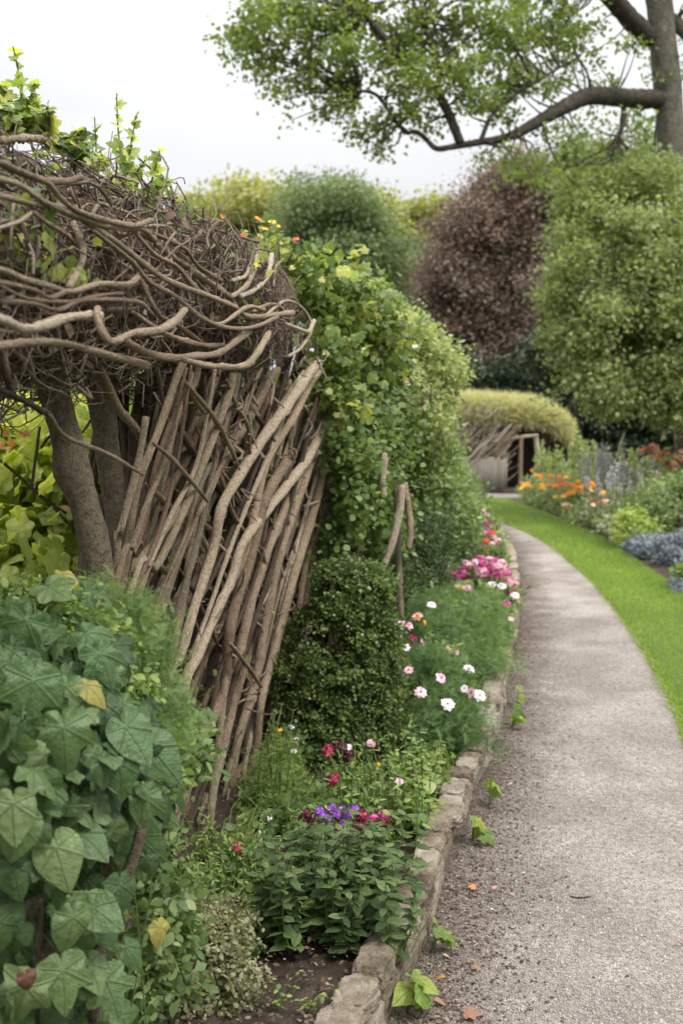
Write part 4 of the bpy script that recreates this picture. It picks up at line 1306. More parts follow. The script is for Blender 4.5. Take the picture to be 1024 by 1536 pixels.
bushy("cosmos_plant", "second cosmos further back with pale pink and peach tilted flowers", "cosmos",
      [ell(625, 965, 5.7, 30, 40, .15), ell(660, 965, 5.9, 40, 45, .2), ell(690, 1000, 5.5, 38, 35, .2), ell(645, 920, 6.3, 36, 28, .2)], 5000, 100, .04, .046, L_COSMOS, FEATHER, base=(.6, 5.8, .09), stem=STEM, sr=(.005, .0015), ns=36)
c2 = bpy.data.objects["cosmos_plant.001"]
for x, y, mt, s_, Y in ((680, 980, F_PINK, .065, 5.3), (672, 973, F_PINK, .04, 5.3), (703, 1003, F_WHITE, .06, 5.2), (602, 936, F_PINK, .055, 5.5), (613, 938, F_PINK, .05, 5.5), (625, 924, F_PEACH, .06, 5.7), (608, 970, F_WHITE, .055, 5.4), (633, 965, F_PINK, .045, 5.4), (647, 907, F_WHITE, .055, 6.0), (637, 934, F_YELLOW, .03, 5.6), (700, 882, F_PINK, .06, 7.0), (690, 880, F_PEACH, .065, 7.0), (696, 903, F_PINK, .045, 6.8)):
    p_ = P(x, y, Y)
    daisy(c2, p_, (R.normal(.25, .5), -.5, .75 + R.normal(0, .3)), s_, mt, 8, 2, F_CENTRED)
    stalk(c2, p_ - np.array([R.normal(0, .03), -.08, .18]), p_ - np.array([0, -.004, .004]))
floret_head(c2, P(618, 958, 5.45), (0, -.5, .8), .05, F_RED)
floret_head(c2, P(616, 975, 5.42), (0, -.5, .8), .045, F_RED)
bushy("fennel_clump", "soft bright green feathery clump spilling over the kerb stones", "herb", [ell(712, 960, 6.4, 38, 50, .25), ell(690, 935, 6.8, 46, 40, .3), ell(732, 930, 7.0, 20, 40, .2), ell(722, 985, 6.1, 26, 24, .2)], 7500, 130, .05, .060, L_FERN, FEATHER, base=(.85, 6.5, .09), stem=STEM, sr=(.005, .0015), ns=40)


for x, y, mt in ((716, 902, F_PINK), (735, 915, F_WHITE), (757, 905, F_HOT), (766, 928, F_PINK), (688, 915, F_WHITE), (704, 925, F_PEACH), (748, 938, F_PINK), (722, 940, F_WHITE)):
    daisy(bpy.data.objects["fennel_clump"], P(x, y, 6.9), (R.normal(.1, .3), -.5, .8), R.uniform(.04, .06), mt, 8, 2, F_CENTRED)


bushy("leafy_perennial", "mid green leafy perennial between the fennel clump and the dark shrub", "perennial", [ell(690, 905, 7.2, 36, 24, .2), ell(665, 940, 6.6, 28, 28, .2)], 2200, 100, .05, .05, L_SHRUB, OVAL, base=(.75, 7.1, .09), stem=STEM, sr=(.004, .001), ns=20)
bushy("leafy_perennial", "darker leafy perennial under the pink cosmos beside the fennel clump", "perennial", [ell(655, 1000, 5.3, 34, 34, .16), ell(690, 1040, 5.1, 30, 30, .14)], 2200, 100, .04, .036, L_VINE, SLIM, base=(.5, 5.25, .09), stem=STEM, sr=(.003, .001), ns=20)
bushy("leafy_perennial", "yellowish leafy perennial edging the kerb beyond the fennel clump", "perennial", [ell(738, 930, 7.4, 16, 34, .2), ell(730, 975, 6.5, 18, 24, .15)], 1500, 80, .04, .044, L_HERB, OVAL, base=(1.05, 7.2, .09), stem=STEM, sr=(.003, .001), ns=14)


def phlox(label, ells, heads, Y, mats, hs, white=()):
    o = bushy("phlox_clump", label, "phlox", ells, 2600, 120, .05, .05, L_VINE, SLIM, stem=STEM, sr=(.006, .002), ns=24)
    for i_, (x, y) in enumerate(heads):
        floret_head(o, P(x, y, Y + R.normal(0, .15)), (0, -.4, 1), hs * R.uniform(.8, 1.2), mats[i_ % len(mats)], 30, flat=.65)
    for x, y in white:
        daisy(o, P(x, y, Y - .25), (R.normal(0, .2), -.6, .8), .07, F_WHITE, 8, 2)
    return o


phlox("hot pink and magenta phlox clump leaning over the path edge", [ell(715, 880, 8.2, 30, 28, .25), ell(745, 890, 8.2, 26, 30, .25)],
      [(685, 864), (697, 860), (708, 853), (700, 868), (716, 867), (722, 858), (730, 850), (738, 846), (747, 852), (742, 860), (731, 862), (752, 846), (757, 860), (763, 868), (768, 874), (760, 876), (770, 884), (712, 845), (724, 846), (694, 852), (772, 898), (726, 871), (704, 872), (690, 872), (735, 853), (742, 842), (755, 853), (767, 882), (720, 840), (733, 840), (748, 865), (765, 890), (699, 846)], 8.1, [F_HOT, F_HOT, F_PINK], .085, [(737, 877), (752, 879), (743, 911), (772, 893)])
phlox("pink mixed phlox clump farther along the kerb below the dark shrub", [ell(734, 818, 11.5, 15, 20, .25), ell(740, 838, 10.5, 16, 14, .2)],
      [(724, 800), (732, 798), (740, 806), (728, 812), (737, 816), (745, 820), (724, 822), (731, 828), (722, 836), (740, 829), (747, 812), (736, 800), (742, 836), (730, 838)], 11.2, [F_PINK, F_HOT, F_PINK, F_SCARLET], .085)
phlox("bright pink phlox spire farthest along the path left edge", [ell(730, 792, 13.5, 12, 18, .25)], [(722, 770), (728, 774), (734, 780), (724, 783), (730, 787), (719, 778), (739, 786), (727, 794), (716, 772), (734, 790), (741, 794), (725, 767)], 13.4, [F_HOT, F_PINK], .10)

# zinnias and purple heads over the oval-leaved clump
bt = [(b_, t_) for b_, t_ in ((G(R.uniform(400, 600), R.uniform(1330, 1440), .1), None) for _ in range(92))]
bases = np.array([b_ for b_, _ in bt])
tips = bases + np.column_stack([R.normal(0, .04, 92), R.normal(0, .04, 92), R.uniform(.15, .29, 92)])
o = herb("oval_leaf_herb", "clump of smooth oval green leaves topped with purple flowers near the front stones", "herb", bases, tips, .05, L_BEAN, OVAL, 6, 3, spread=1.0, droop=-.12, first=.12, taper=.35)
for x, y, mt in ((478, 1217, F_PURPLE), (492, 1228, F_PURPLE), (513, 1215, F_PURPLE), (523, 1222, F_PURPLE), (516, 1235, F_PURPLE), (575, 1222, F_HOT), (573, 1232, F_RED), (497, 1212, F_PURPLE), (455, 1228, F_DARK), (464, 1236, F_DARK), (544, 1222, F_RED), (550, 1230, F_RED), (538, 1228, F_DARK), (515, 1251, F_HOT), (547, 1237, F_PURPLE), (484, 1222, F_PURPLE), (505, 1222, F_PURPLE), (530, 1214, F_PURPLE), (470, 1226, F_DARK), (560, 1226, F_HOT), (583, 1230, F_DARK), (509, 1242, F_HOT), (458, 1220, F_DARK), (536, 1236, F_RED)):
    p_ = P(x, y, 3.55)
    floret_head(o, p_, (R.normal(0, .2), -.4, .9), R.uniform(.032, .042), mt, 26)
    stalk(o, p_ - np.array([R.normal(0, .03), -.03, .15]), p_)
zb = [G(R.uniform(470, 590), R.uniform(1225, 1270), .1) for _ in range(16)]
o = herb("zinnia_clump", "slim-stemmed zinnia clump with crimson and dark heads before the box bush", "zinnia", zb, [b_ + np.array([R.normal(0, .05), R.normal(0, .05), R.uniform(.2, .36)]) for b_ in zb], .045, L_HERB, SLIM, 6, 2)
for x, y, mt, s_ in ((493, 1126, F_RED, .055), (500, 1169, F_RED, .058), (512, 1120, F_DARK, .05), (522, 1134, F_DARK, .05), (556, 1115, F_PINK, .035), (521, 1122, F_WHITE, .035), (567, 1147, F_YELLOW, .02)):
    p_ = P(x, y, 3.95)
    floret_head(o, p_, (R.normal(0, .2), -.5, .85), s_, mt, 40)
    stalk(o, p_ - np.array([-.03, -.05, .26]), p_)
ml = [G(R.uniform(590, 645), R.uniform(1195, 1290), .1) for _ in range(26)]
o = herb("leafy_herb", "light green leafy herb with yellowing tips against the kerb stones", "herb", ml, [b_ + np.array([R.normal(0, .03), R.normal(.02, .05), R.uniform(.14, .36)]) for b_ in ml], .042, L_HERB, OVAL, 8, 2)
daisy(o, P(599, 1172, 3.75), (0, -.8, .5), .03, F_PINK, 7, 2)
mb = MB()
put(mb, P(645, 1172, 3.8), np.array([.2, -.9, .3]), np.array([.1, 0, -1.0]), .05, ROUND, .5)
mb.build("pale_leaf", leaf_mat("pale_leaf", [(.30, .36, .18), (.34, .40, .2)]), o)
o = shoot("yellow_shoot", "bright yellow green shoot pointing up beside the cosmos", [[(632, 1180), (632, 1130), (638, 1092)], [(630, 1190), (618, 1150), (622, 1120)], [(640, 1180), (655, 1140), (668, 1118)]], .032, 4.1, mat=L_YELG, tmpl=SLIM, per=9)
fl = [G(R.uniform(380, 440), R.uniform(1190, 1240), .1) for _ in range(34)]
o = herb("wispy_herb", "wispy light green herb with small white flowers beside the pole feet", "herb", fl, [b_ + np.array([R.normal(0, .05), R.normal(0, .05), R.uniform(.14, .40)]) for b_ in fl], .035, L_HERB, FEATHER, 9, 2)
for x, y, mt in ((437, 1091, F_WHITE), (444, 1110, F_WHITE), (418, 1095, F_YELLOW), (440, 1127, F_WHITE)):
    floret_head(o, P(x, y, 4.15), (0, -.4, .9), .026, mt, 16)
fl = [G(R.uniform(290, 420), R.uniform(1270, 1420), .1) for _ in range(44)]
o = herb("pink_flowered_herb", "small-leaved straggly herb with three crimson flowers at the pole feet", "herb", fl, [b_ + np.array([R.normal(0, .05), R.normal(0, .05), R.uniform(.10, .24)]) for b_ in fl], .028, L_HERB, SLIM, 8, 3)
for x, y in ((357, 1273), (400, 1329), (352, 1268)):
    p_ = P(x, y, 3.2)
    floret_head(o, p_, (0, -.5, .9), .026, F_RED, 24)
    stalk(o, p_ - np.array([0, -.02, .14]), p_)
for x, y in ((404, 1228), (388, 1250)):
    floret_head(o, P(x, y, 3.5), (0, -.5, .9), .02, F_WHITE, 14)
bushy("olive_shrub", "low rounded olive grey shrub in the bottom corner on bare soil", "shrub", [ell(315, 1450, 2.72, 66, 84, .12), ell(300, 1390, 2.78, 50, 50, .1), ell(350, 1490, 2.66, 46, 66, .1), ell(280, 1510, 2.62, 56, 66, .1), ell(345, 1400, 2.8, 36, 40, .1)], 13000, 380, .018, .014, L_OLIVE, OVAL, base=(-.34, 2.74, .08), sr=(.006, .002), ns=40)
bushy("ground_ivy", "dark low ground ivy under the poles behind the straggly herb", "ground cover", [(np.array([x_, y_, .12]), np.array([.10, .16, .07])) for x_, y_ in ((-.42, 3.2), (-.36, 3.5), (-.3, 3.9), (-.3, 3.0), (-.25, 4.2), (-.5, 2.9))], 1800, 120, .03, .028, L_VINE, ROUND, base=(-.35, 3.4, .08), stem=STEM, sr=(.003, .001), ns=24)
for bx, by, lab in ((420, 1490, "tiny green seedling on bare soil left of the front stones"), (462, 1500, "tiny yellowish seedling on bare soil nearest the front stones")):
    b_ = G(bx, by + 18, .1)
    herb("seedling", lab, "seedling", [b_ + R.normal(0, .012, 3) * [1, 1, 0] for _ in range(4)], [b_ + np.array([R.normal(0, .035), R.normal(0, .03), R.uniform(.03, .07)]) for _ in range(4)], .024, L_HERB if bx < 440 else L_YELG, OVAL, 3, 2, r=.001)

bushy("frothy_herb", "light green frothy herb filling between pole feet and box bush", "herb", [ell(412, 1165, 4.25, 30, 55, .12), ell(430, 1130, 4.35, 26, 40, .1), ell(395, 1200, 4.1, 28, 34, .1), ell(440, 1190, 4.1, 30, 34, .12)], 4200, 200, .024, .030, L_HERB, FEATHER, base=(-.24, 4.3, .09), stem=STEM, sr=(.003, .001), ns=40)
bushy("low_herb", "low mixed green foliage in front of the box bush behind purple flowers", "herb", [ell(500, 1215, 4.0, 46, 28, .2), ell(560, 1205, 4.1, 46, 32, .2), ell(600, 1180, 4.3, 30, 36, .16), ell(450, 1235, 3.8, 40, 24, .15), ell(530, 1180, 4.2, 40, 24, .12)], 4200, 200, .03, .034, L_VINE, OVAL, base=(.05, 4.05, .09), stem=STEM, sr=(.003, .001), ns=40)
bushy("creeping_herb", "creeping light green herb spilling onto the kerb beside the stones", "herb", [ell(640, 1170, 4.3, 20, 46, .14), ell(660, 1150, 4.6, 22, 34, .12), ell(625, 1225, 3.9, 20, 34, .12)], 1700, 110, .028, .030, L_HERB, OVAL, base=(.36, 4.3, .09), stem=STEM, sr=(.003, .001), ns=30)

# weeds at the foot of the edging
for wx, wy, s_, n, lab in ((764, 1092, .075, 6, "yellow green weed at the kerb foot beside the cosmos"), (772, 1062, .06, 4, "small pale weed at the kerb foot farthest up the path"), (729, 1214, .062, 5, "lime weed with upright leaves at the middle of the kerb foot"),
                         (703, 1262, .075, 5, "drooping lime weed with one long leaf at the kerb foot"), (640, 1428, .055, 5, "small weed tucked against the kerb near the front"), (604, 1520, .085, 7, "largest bright green weed at the nearest kerb foot")):
    b_ = G(wx, wy, 0) + np.array([.01, 0, .0])
    o = thing("kerb_weed", lab, "weed", b_, "weeds along the kerb foot")
    lm_, sm = MB(), MB()
    for k in range(n):
        a = R.uniform(-1.2, 1.4)
        t_ = b_ + np.array([math.cos(a) * R.uniform(0, .05) + .01, math.sin(a) * .06, R.uniform(.03, .12)])
        tube(sm, [b_, (b_ + t_) / 2 + np.array([0, 0, .02]), t_], [.002, .0016, .0012], 5, n=7)
        put(lm_, t_, unit(np.array([.5, -.5, .7]) + R.normal(0, .3, 3)), np.array([.4 + R.normal(0, .5), -.3 + R.normal(0, .5), -.3 + R.normal(0, .4)]), s_ * R.uniform(.5, .85), HEARTS[R.integers(3)] if k % 3 else IVYS[R.integers(4)], R.random())
    lm_.build("foliage", L_WEED, o)
    sm.build("stem", STEM, o)

# single fallen leaves and bits on the path
FALL = {"orange": plain_ramp("fallen_orange", [(.34, .13, .035), (.42, .19, .06)], trans=.1), "pink": plain_ramp("fallen_pink", [(.36, .20, .16), (.45, .30, .25)]), "brown": plain_ramp("fallen_brown", [(.15, .075, .045), (.22, .12, .075)]),
        "pale": plain_ramp("fallen_pale", [(.45, .40, .30), (.52, .50, .42)]), "dark": plain_ramp("fallen_dark", [(.05, .035, .028), (.08, .055, .04)])}
for x, y, c_, s_, lab in ((711, 1330, "orange", .030, "bright orange fallen leaf near the kerb"), (742, 1331, "pink", .022, "pale pink petal by the bright orange leaf"), (765, 1341, "pink", .026, "pink curled petal farthest from the kerb in the middle"),
                         (735, 1364, "pale", .030, "cream fallen leaf between kerb and path middle"), (668, 1466, "orange", .050, "long orange brown fallen leaf at the front kerb foot"), (700, 1519, "brown", .060, "large flat brown leaf at the bottom of the path"),
                         (664, 1433, "pink", .028, "pinkish curled leaf just above the long orange brown one"), (655, 1526, "pink", .026, "pale pink petal at the bottom kerb foot"), (650, 1500, "brown", .045, "upright brown leaf scrap at the bottom kerb foot"),
                         (788, 1309, "pale", .028, "curled greenish cream leaf on open gravel"), (914, 1363, "dark", .016, "small dark chip on the right of the gravel path"), (1012, 1413, "orange", .042, "orange brown leaf at the right picture edge on gravel"),
                         (943, 1465, "dark", .018, "dark pebble-like chip on the front right gravel"), (857, 1136, "dark", .020, "small dark chip in the upper middle of the path"), (768, 1174, "pink", .030, "pinkish fallen leaf beside the lime weed"), (728, 1240, "orange", .040, "thin orange brown leaf beside the drooping weed"),
                         (1008, 1098, "orange", .035, "orange leaf against the lawn edge"), (775, 1060, "pale", .03, "pale scrap beside the yellow green weed"), (790, 1250, "brown", .022, "brown leaf scrap right of the drooping weed"), (710, 1448, "brown", .03, "brown leaf scrap right of the long orange brown leaf")):
    mb = MB()
    p_ = G(x, y, .012)
    put(mb, p_, np.array([0, -.25, 1.0]) + R.normal(0, .22, 3), np.array([R.choice([-1, 1]), R.normal(0, .5), .12]), s_ * .75, (OAKY, T_oval(w=.3, droop=.7, fold=.7), T_oval(w=.2, droop=.9, fold=.8))[R.integers(3)], R.random())
    tag(mb.build("fallen_leaf", FALL[c_]), lab, "leaf", "fallen leaves on the path")
mb = MB()
tube(mb, [G(855, 1345, .010), G(868, 1347, .016), G(885, 1345, .010)], [.002, .0035, .002], 6, n=12)
tag(mb.build("fallen_twig", BARK_DARK), "short dark curved twig on the open gravel", "twig")

# ------------------------------------------------------------------ border across the lawn
L_MARI = leaf_mat("marigold_leaf", [(.06, .10, .03), (.115, .165, .055), (.19, .25, .10)], trans=.3)
L_GREY = leaf_mat("grey_green_leaf", [(.07, .095, .055), (.13, .16, .10), (.22, .25, .18)], trans=.25)
L_BLUE = leaf_mat("blue_grey_leaf", [(.05, .07, .075), (.10, .13, .15), (.19, .23, .27)], trans=.12, tint=(1, 1, 1))
L_LIME = leaf_mat("lime_leaf", [(.07, .13, .02), (.14, .21, .03), (.24, .30, .05)], trans=.3)
L_SPIRE = leaf_mat("spire_leaf", [(.08, .13, .04), (.16, .22, .08), (.27, .33, .14)], trans=.3)
F_MAUVE = plain_ramp("mauve_spike", [(.30, .28, .28), (.38, .36, .37), (.46, .44, .46)], trans=.2)
F_RUST = plain_ramp("rusty_plume", [(.25, .06, .05), (.38, .12, .10)], trans=.2)

edge_pts = [(LAWN_R[i][0], LAWN_R[i][1]) for i in range(len(LAWN_R))]


def edge_x(y):
    return float(np.interp(y, LAWN_R[:, 1], LAWN_R[:, 0]))


mar = []
lab = ["farthest marigold mound by the shelter path", "marigold mound second from the shelter path", "marigold mound with red orange heads at the lawn edge", "marigold mound under the tall spires", "marigold mound midway along the lawn edge",
       "marigold mound with a single red flower", "sparse marigold mound before the mauve spikes", "grey green mound at the near end of the marigolds"]
for i_, Y in enumerate((23.2, 22.0, 20.8, 19.5, 18.2, 17.0, 15.8, 14.7)):
    h_ = np.interp(Y, [14, 19, 23], [.42, .6, .62])
    ells = [(np.array([edge_x(Y) + .45 + q_, Y + R.normal(0, .1), h_ * .5 - .02]), np.array([.5, .75, h_ * .55])) for q_ in (0, .6)]
    ells.append((np.array([edge_x(Y) + 1.1, Y, h_ * .75]), np.array([.7, .7, .36])))
    mar.append(bushy("marigold_mound", lab[i_], "marigolds", ells, 3000, 120, .08, .07, L_MARI if i_ < 7 else L_GREY, OVAL, base=(edge_x(Y) + .6, Y, .03), group="marigold mounds along the lawn", stem=STEM, sr=(.008, .003), ns=14))
for x, y, mt in ((803, 712, F_YELLOW), (810, 714, F_ORANGE), (825, 713, F_ORANGE), (838, 714, F_ORANGE), (792, 724, F_ORANGE), (787, 726, F_YELLOW), (812, 727, F_YELLOW), (822, 727, F_ORANGE), (832, 728, F_ORANGE), (842, 722, F_SCARLET), (848, 727, F_SCARLET), (858, 727, F_ORANGE), (868, 726, F_ORANGE),
                 (863, 731, F_ORANGE), (852, 740, F_ORANGE), (845, 744, F_YELLOW), (872, 736, F_ORANGE), (888, 726, F_ORANGE), (884, 730, F_YELLOW), (903, 738, F_YELLOW), (832, 745, F_YELLOW), (856, 759, F_PEACH), (901, 752, F_SCARLET), (908, 752, F_PEACH), (900, 742, F_ORANGE), (850, 756, F_PEACH), (815, 732, F_YELLOW), (838, 732, F_SCARLET), (868, 722, F_YELLOW), (796, 729, F_ORANGE)):
    Y = float(np.interp(x, [780, 850, 925], [22.8, 19.0, 15.6]))
    k_ = int(np.argmin([abs(o_.location.y - Y) for o_ in mar]))
    daisy(mar[k_], P(x, y, Y), (R.normal(0, .2), -.5, .85), R.uniform(.09, .13), mt, 9, 2, None)
    daisy(mar[k_], P(x, y, Y) + R.normal(0, .12, 3) * [1.6, 1.6, .5], (R.normal(0, .2), -.5, .85), R.uniform(.07, .10), mt, 8, 1, None)


def spikes(name, label, cat, cx, cy, rx, ry, n, h0, h1, size, mat_leaf, mat_top=None, group=None, top_f=.6, tmpl=SLIM):
    """clump of upright spires: leafy stalks, a part of each carrying the flower spike"""
    o = thing(name, label, cat, (cx, cy, .05), group)
    lm_, sm, fm = MB(), MB(), MB()
    for k in range(n):
        b_ = np.array([cx + R.normal(0, rx), cy + R.normal(0, ry), .05])
        H = R.uniform(h0, h1)
        t_ = b_ + np.array([R.normal(0, .08) * H, R.normal(0, .08) * H, H])
        tube(sm, [b_, (b_ + t_) / 2 + R.normal(0, .02, 3), t_], [.007, .005, .003], 4, n=6)
        m_ = 70
        f = R.uniform(.1, 1.0, m_) ** .8
        pos = b_ + (t_ - b_) * f[:, None] + R.normal(0, .035, (m_, 3)) * (1.2 - f[:, None])
        d = rdir(m_) + np.array([0, 0, .5])
        top = (f > top_f) if mat_top is not None else np.zeros(m_, bool)
        put(lm_, pos[~top], rdir(int((~top).sum())) + [0, 0, .6], d[~top], size * (1.2 - .6 * f[~top]), tmpl)
        if top.any():
            put(fm, pos[top], rdir(int(top.sum())), d[top], size * .55, QUADR)
    lm_.build("foliage", mat_leaf, o)
    sm.build("stem", STEM, o)
    if fm.n:
        kind(fm.build("flower_spikes", mat_top, o), 'stuff')
    return o


for x, Y, n, h_, lab_ in ((815, 25.0, 9, 1.35, "pale green spires right of the shelter door"), (832, 24.6, 8, 1.2, "thin pale spires between shelter and tall green spires"), (868, 23.0, 14, 1.55, "tallest bright green spires behind the marigolds"), (888, 23.5, 8, 1.45, "narrow green spires beside the tallest clump"), (942, 21.5, 5, 1.5, "few tall seed spires by the pale bent stalk"), (850, 23.4, 8, 1.1, "short pale spires directly behind the marigolds")):
    c_ = P(x, 700, Y)
    spikes("green_spires", lab_, "spires", c_[0], Y, .16, .2, n, h_ * .7, h_, .10, L_SPIRE, group="green spires in the far border", tmpl=OVAL)
for x, Y, n, lab_ in ((905, 19.0, 26, "mauve spiky haze of flowers left of the green bush"), (935, 17.5, 26, "mauve and grey green spikes against the green bush"), (955, 20.0, 24, "farther mauve spikes behind the green bush"), (905, 22.5, 20, "dull mauve spikes at the back near the bent stalk"), (920, 16.2, 18, "grey green spiky clump at the marigold end")):
    c_ = P(x, 700, Y)
    spikes("mauve_spikes", lab_, "spikes", c_[0], Y, .32, .4, n, .7, 1.15 if Y < 18 else 1.3, .075, L_GREY, F_MAUVE, "mauve spikes in the far border", .74)
mb = MB()
c_ = thing("bent_stalk", "single pale bent seed stalk standing tall in the far border", "stalk", P(900, 712, 20.5))
tube(mb, [P(898, 712, 20.5), P(912, 702, 20.5), P(925, 685, 20.5), P(930, 668, 20.5), P(936, 650, 20.5)], [.012, .016, .022, .035, .012], 7, n=24, wob=.05)
mb.build("stem", plain_ramp("pale_stalk", [(.35, .36, .24), (.45, .45, .33)]), c_)

bushy("round_bush", "big rounded mid green bush behind the blue grey plants", "bush", [ell(995, 752, 14.8, 52, 38, .5), ell(1040, 745, 14.8, 50, 42, .5), ell(975, 775, 14.6, 36, 30, .4)], 11000, 300, .07, .045, L_SHRUB, OVAL, base=(4.55, 14.9, .05), sr=(.02, .006), ns=30)
bushy("lime_bush", "low lime green bush left of the big rounded bush", "bush", [ell(952, 788, 14.2, 24, 24, .35), ell(935, 800, 14.1, 14, 16, .25), ell(965, 798, 13.9, 20, 18, .3)], 4500, 140, .055, .045, L_LIME, OVAL, base=(3.95, 14.2, .05), sr=(.012, .004), ns=20)
for x, y, Y, rx, rz, lab_ in ((968, 823, 13.2, 28, 16, "silvery blue grey mound at the lawn edge farther one"), (1008, 827, 12.4, 30, 24, "silvery blue grey mound at the lawn edge nearer and larger"), (1058, 845, 11.6, 40, 30, "blue grey mound cut by the right picture edge"), (1036, 885, 10.2, 24, 16, "small blue green plant peeking in at the right edge of the lawn")):
    bushy("blue_grey_mound", lab_, "plant", [ell(x, y, Y, rx, rz, .3), ell(x + rx * .4, y - rz * .25, Y + .2, rx * .7, rz * .8, .3)], 4200, 130, .045, .05, L_BLUE, SLIM, base=(P(x, y, Y)[0], Y, .03), group="blue grey mounds at the lawn edge", stem=STEM, sr=(.006, .002), ns=18, up=.3, tip=(0, 0, .5))
o = bushy("lime_sprout", "small lime leaved plant at the right picture edge", "plant", [ell(1026, 862, 10.4, 10, 12, .1)], 300, 20, .03, .05, L_WEED, ROUND, base=(3.4, 10.4, .05), stem=STEM, sr=(.005, .002), ns=8)
for x, y, Y, mt, lab_ in ((985, 686, 19.5, F_ORANGE, "orange flowered plant at the back of the right border"), (1012, 692, 18.5, F_RUST, "rust red plumed plant at the right picture edge of the border"), (960, 700, 21.5, F_MAUVE, "pinkish flowered plant at the back between spikes and orange flowers")):
    o = bushy("border_perennial", lab_, "perennial", [ell(x, y + 22, Y, 22, 30, .4), ell(x, y + 50, Y, 24, 30, .4)], 2600, 100, .08, .07, L_SPIRE, OVAL, base=(P(x, y, Y)[0], Y, .05), stem=STEM, sr=(.01, .003), ns=18)
    for k in range(9):
        floret_head(o, P(x + R.normal(0, 11), y + R.normal(0, 7), Y - .3), (0, -.4, .9), R.uniform(.10, .18), mt if k % 3 else F_PEACH, 22)
bushy("border_filler", "mixed low green planting at the back of the right border", "planting", [(np.array([x_, y_, .35]), np.array([.8, .9, .5])) for x_, y_ in ((5.6, 24), (6.2, 21), (6.6, 18.5), (6.3, 16), (6.8, 23.5), (7.6, 20), (7.6, 17), (5.2, 26.2), (6.2, 26), (7.4, 26), (8.4, 23))], 9000, 260, .12, .09, L_GREY, OVAL, base=(6.5, 20, .03), stem=STEM, sr=(.01, .004), ns=40)

# ------------------------------------------------------------------ thatched woven shelter
sh = thing("thatched_shelter", "low woven stick shelter with shaggy grass roof beyond the lawn", "shelter", (3.9, 29.0, 0))
THATCH = leaf_mat("grass_thatch", [(.19, .20, .09), (.29, .295, .14), (.40, .39, .21), (.27, .295, .135)], trans=.3, tint=(1.1, 1.1, .7))
SX0, SX1, SYF, SYB = 1.6, 6.25, 27.95, 31.2                 # plan of the shelter


def roof_pt(u, a):
    """u along (0 left .. 1 round right end), a around 0 front eave .. 1 back eave"""
    x = SX0 + (SX1 - SX0) * u
    endf = math.sqrt(max(0.0, 1 - max(0, (u - .62) / .38) ** 2.4))
    hw = (SYB - SYF) / 2 * (.25 + .75 * endf)
    yc = (SYF + SYB) / 2
    th = math.pi * a
    eave = 2.0 - .28 * u - .62 * max(0, (u - .76) / .24) ** 1.5
    ztop = 2.66 - .30 * u - .62 * max(0, (u - .70) / .30) ** 2.4
    return np.array([x, yc - math.cos(th) * (hw - .16), eave + (ztop - eave) * math.sin(th) ** .7])


nu, na_ = 40, 20
V = [roof_pt(i_ / (nu - 1), j_ / (na_ - 1)) for i_ in range(nu) for j_ in range(na_)]
V += [v_ - np.array([0, 0, .14]) for v_ in V]
i = np.arange(nu - 1)[:, None] * na_
j = np.arange(na_ - 1)
F = np.stack([i + j, i + na_ + j, i + na_ + j + 1, i + j + 1], -1).reshape(-1, 4)
mb = MB()
mb.add(V, np.vstack([F, F[:, ::-1] + nu * na_]), .5)
e0 = np.arange(nu - 1) * na_
for off_ in (0, na_ - 1):
    q_ = e0 + off_
    mb.f.append(np.stack([q_, q_ + na_, q_ + na_ + nu * na_, q_ + nu * na_], -1))
rf = mb.build("roof", rough_mat("thatch_base", [(.08, .075, .03), (.16, .15, .06), (.24, .22, .1)], (3, 12, 60)), sh)
n = 26000
uu, aa = R.random(n) ** .9, R.random(n) ** 1.3 * .75
pos = np.array([roof_pt(a_, b_) for a_, b_ in zip(uu, aa)]) + R.normal(0, .03, (n, 3))
d = np.stack([.35 + R.normal(0, .35, n), -.35 + R.normal(0, .3, n), R.normal(.15, .45, n) - np.where(aa < .12, .6, 0)], 1)
mb = MB()
d[:1600, 2] = R.uniform(.5, 1.2, 1600)
put(mb, pos, np.array([0, -.6, .6]) + R.normal(0, .3, (n, 3)), d, R.uniform(.12, .34, n), (np.array([(-.04, 0, 0), (.04, 0, 0), (.03, .5, .04), (0, 1, -.06)]), np.array([(0, 1, 2), (0, 2, 3)])), np.clip(R.random(n) * .8 + .2 * (aa > .2), 0, 1))
kind(mb.build("thatch_grass", THATCH, rf), 'stuff')
DRYSTICK = bark_mat("dry_stick", (.42, .365, .30), (.66, .60, .51), moss=.05, lichen=.2, scale=.3)
mb = MB()                                                   # brushwood back and side walls
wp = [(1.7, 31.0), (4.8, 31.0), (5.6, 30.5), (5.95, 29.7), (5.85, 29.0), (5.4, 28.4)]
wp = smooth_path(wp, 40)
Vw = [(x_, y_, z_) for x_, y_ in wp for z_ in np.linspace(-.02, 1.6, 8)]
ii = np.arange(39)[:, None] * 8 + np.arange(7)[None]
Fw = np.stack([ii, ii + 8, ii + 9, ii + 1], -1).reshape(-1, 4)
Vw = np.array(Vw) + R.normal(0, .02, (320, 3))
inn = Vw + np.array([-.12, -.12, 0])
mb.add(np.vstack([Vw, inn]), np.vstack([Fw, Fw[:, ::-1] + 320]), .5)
mb.build("back_wall", rough_mat("dark_wattle", [(.03, .022, .016), (.09, .065, .045), (.15, .115, .085)], (3, 14, 50), bumps=1.0, bd=.05), sh)
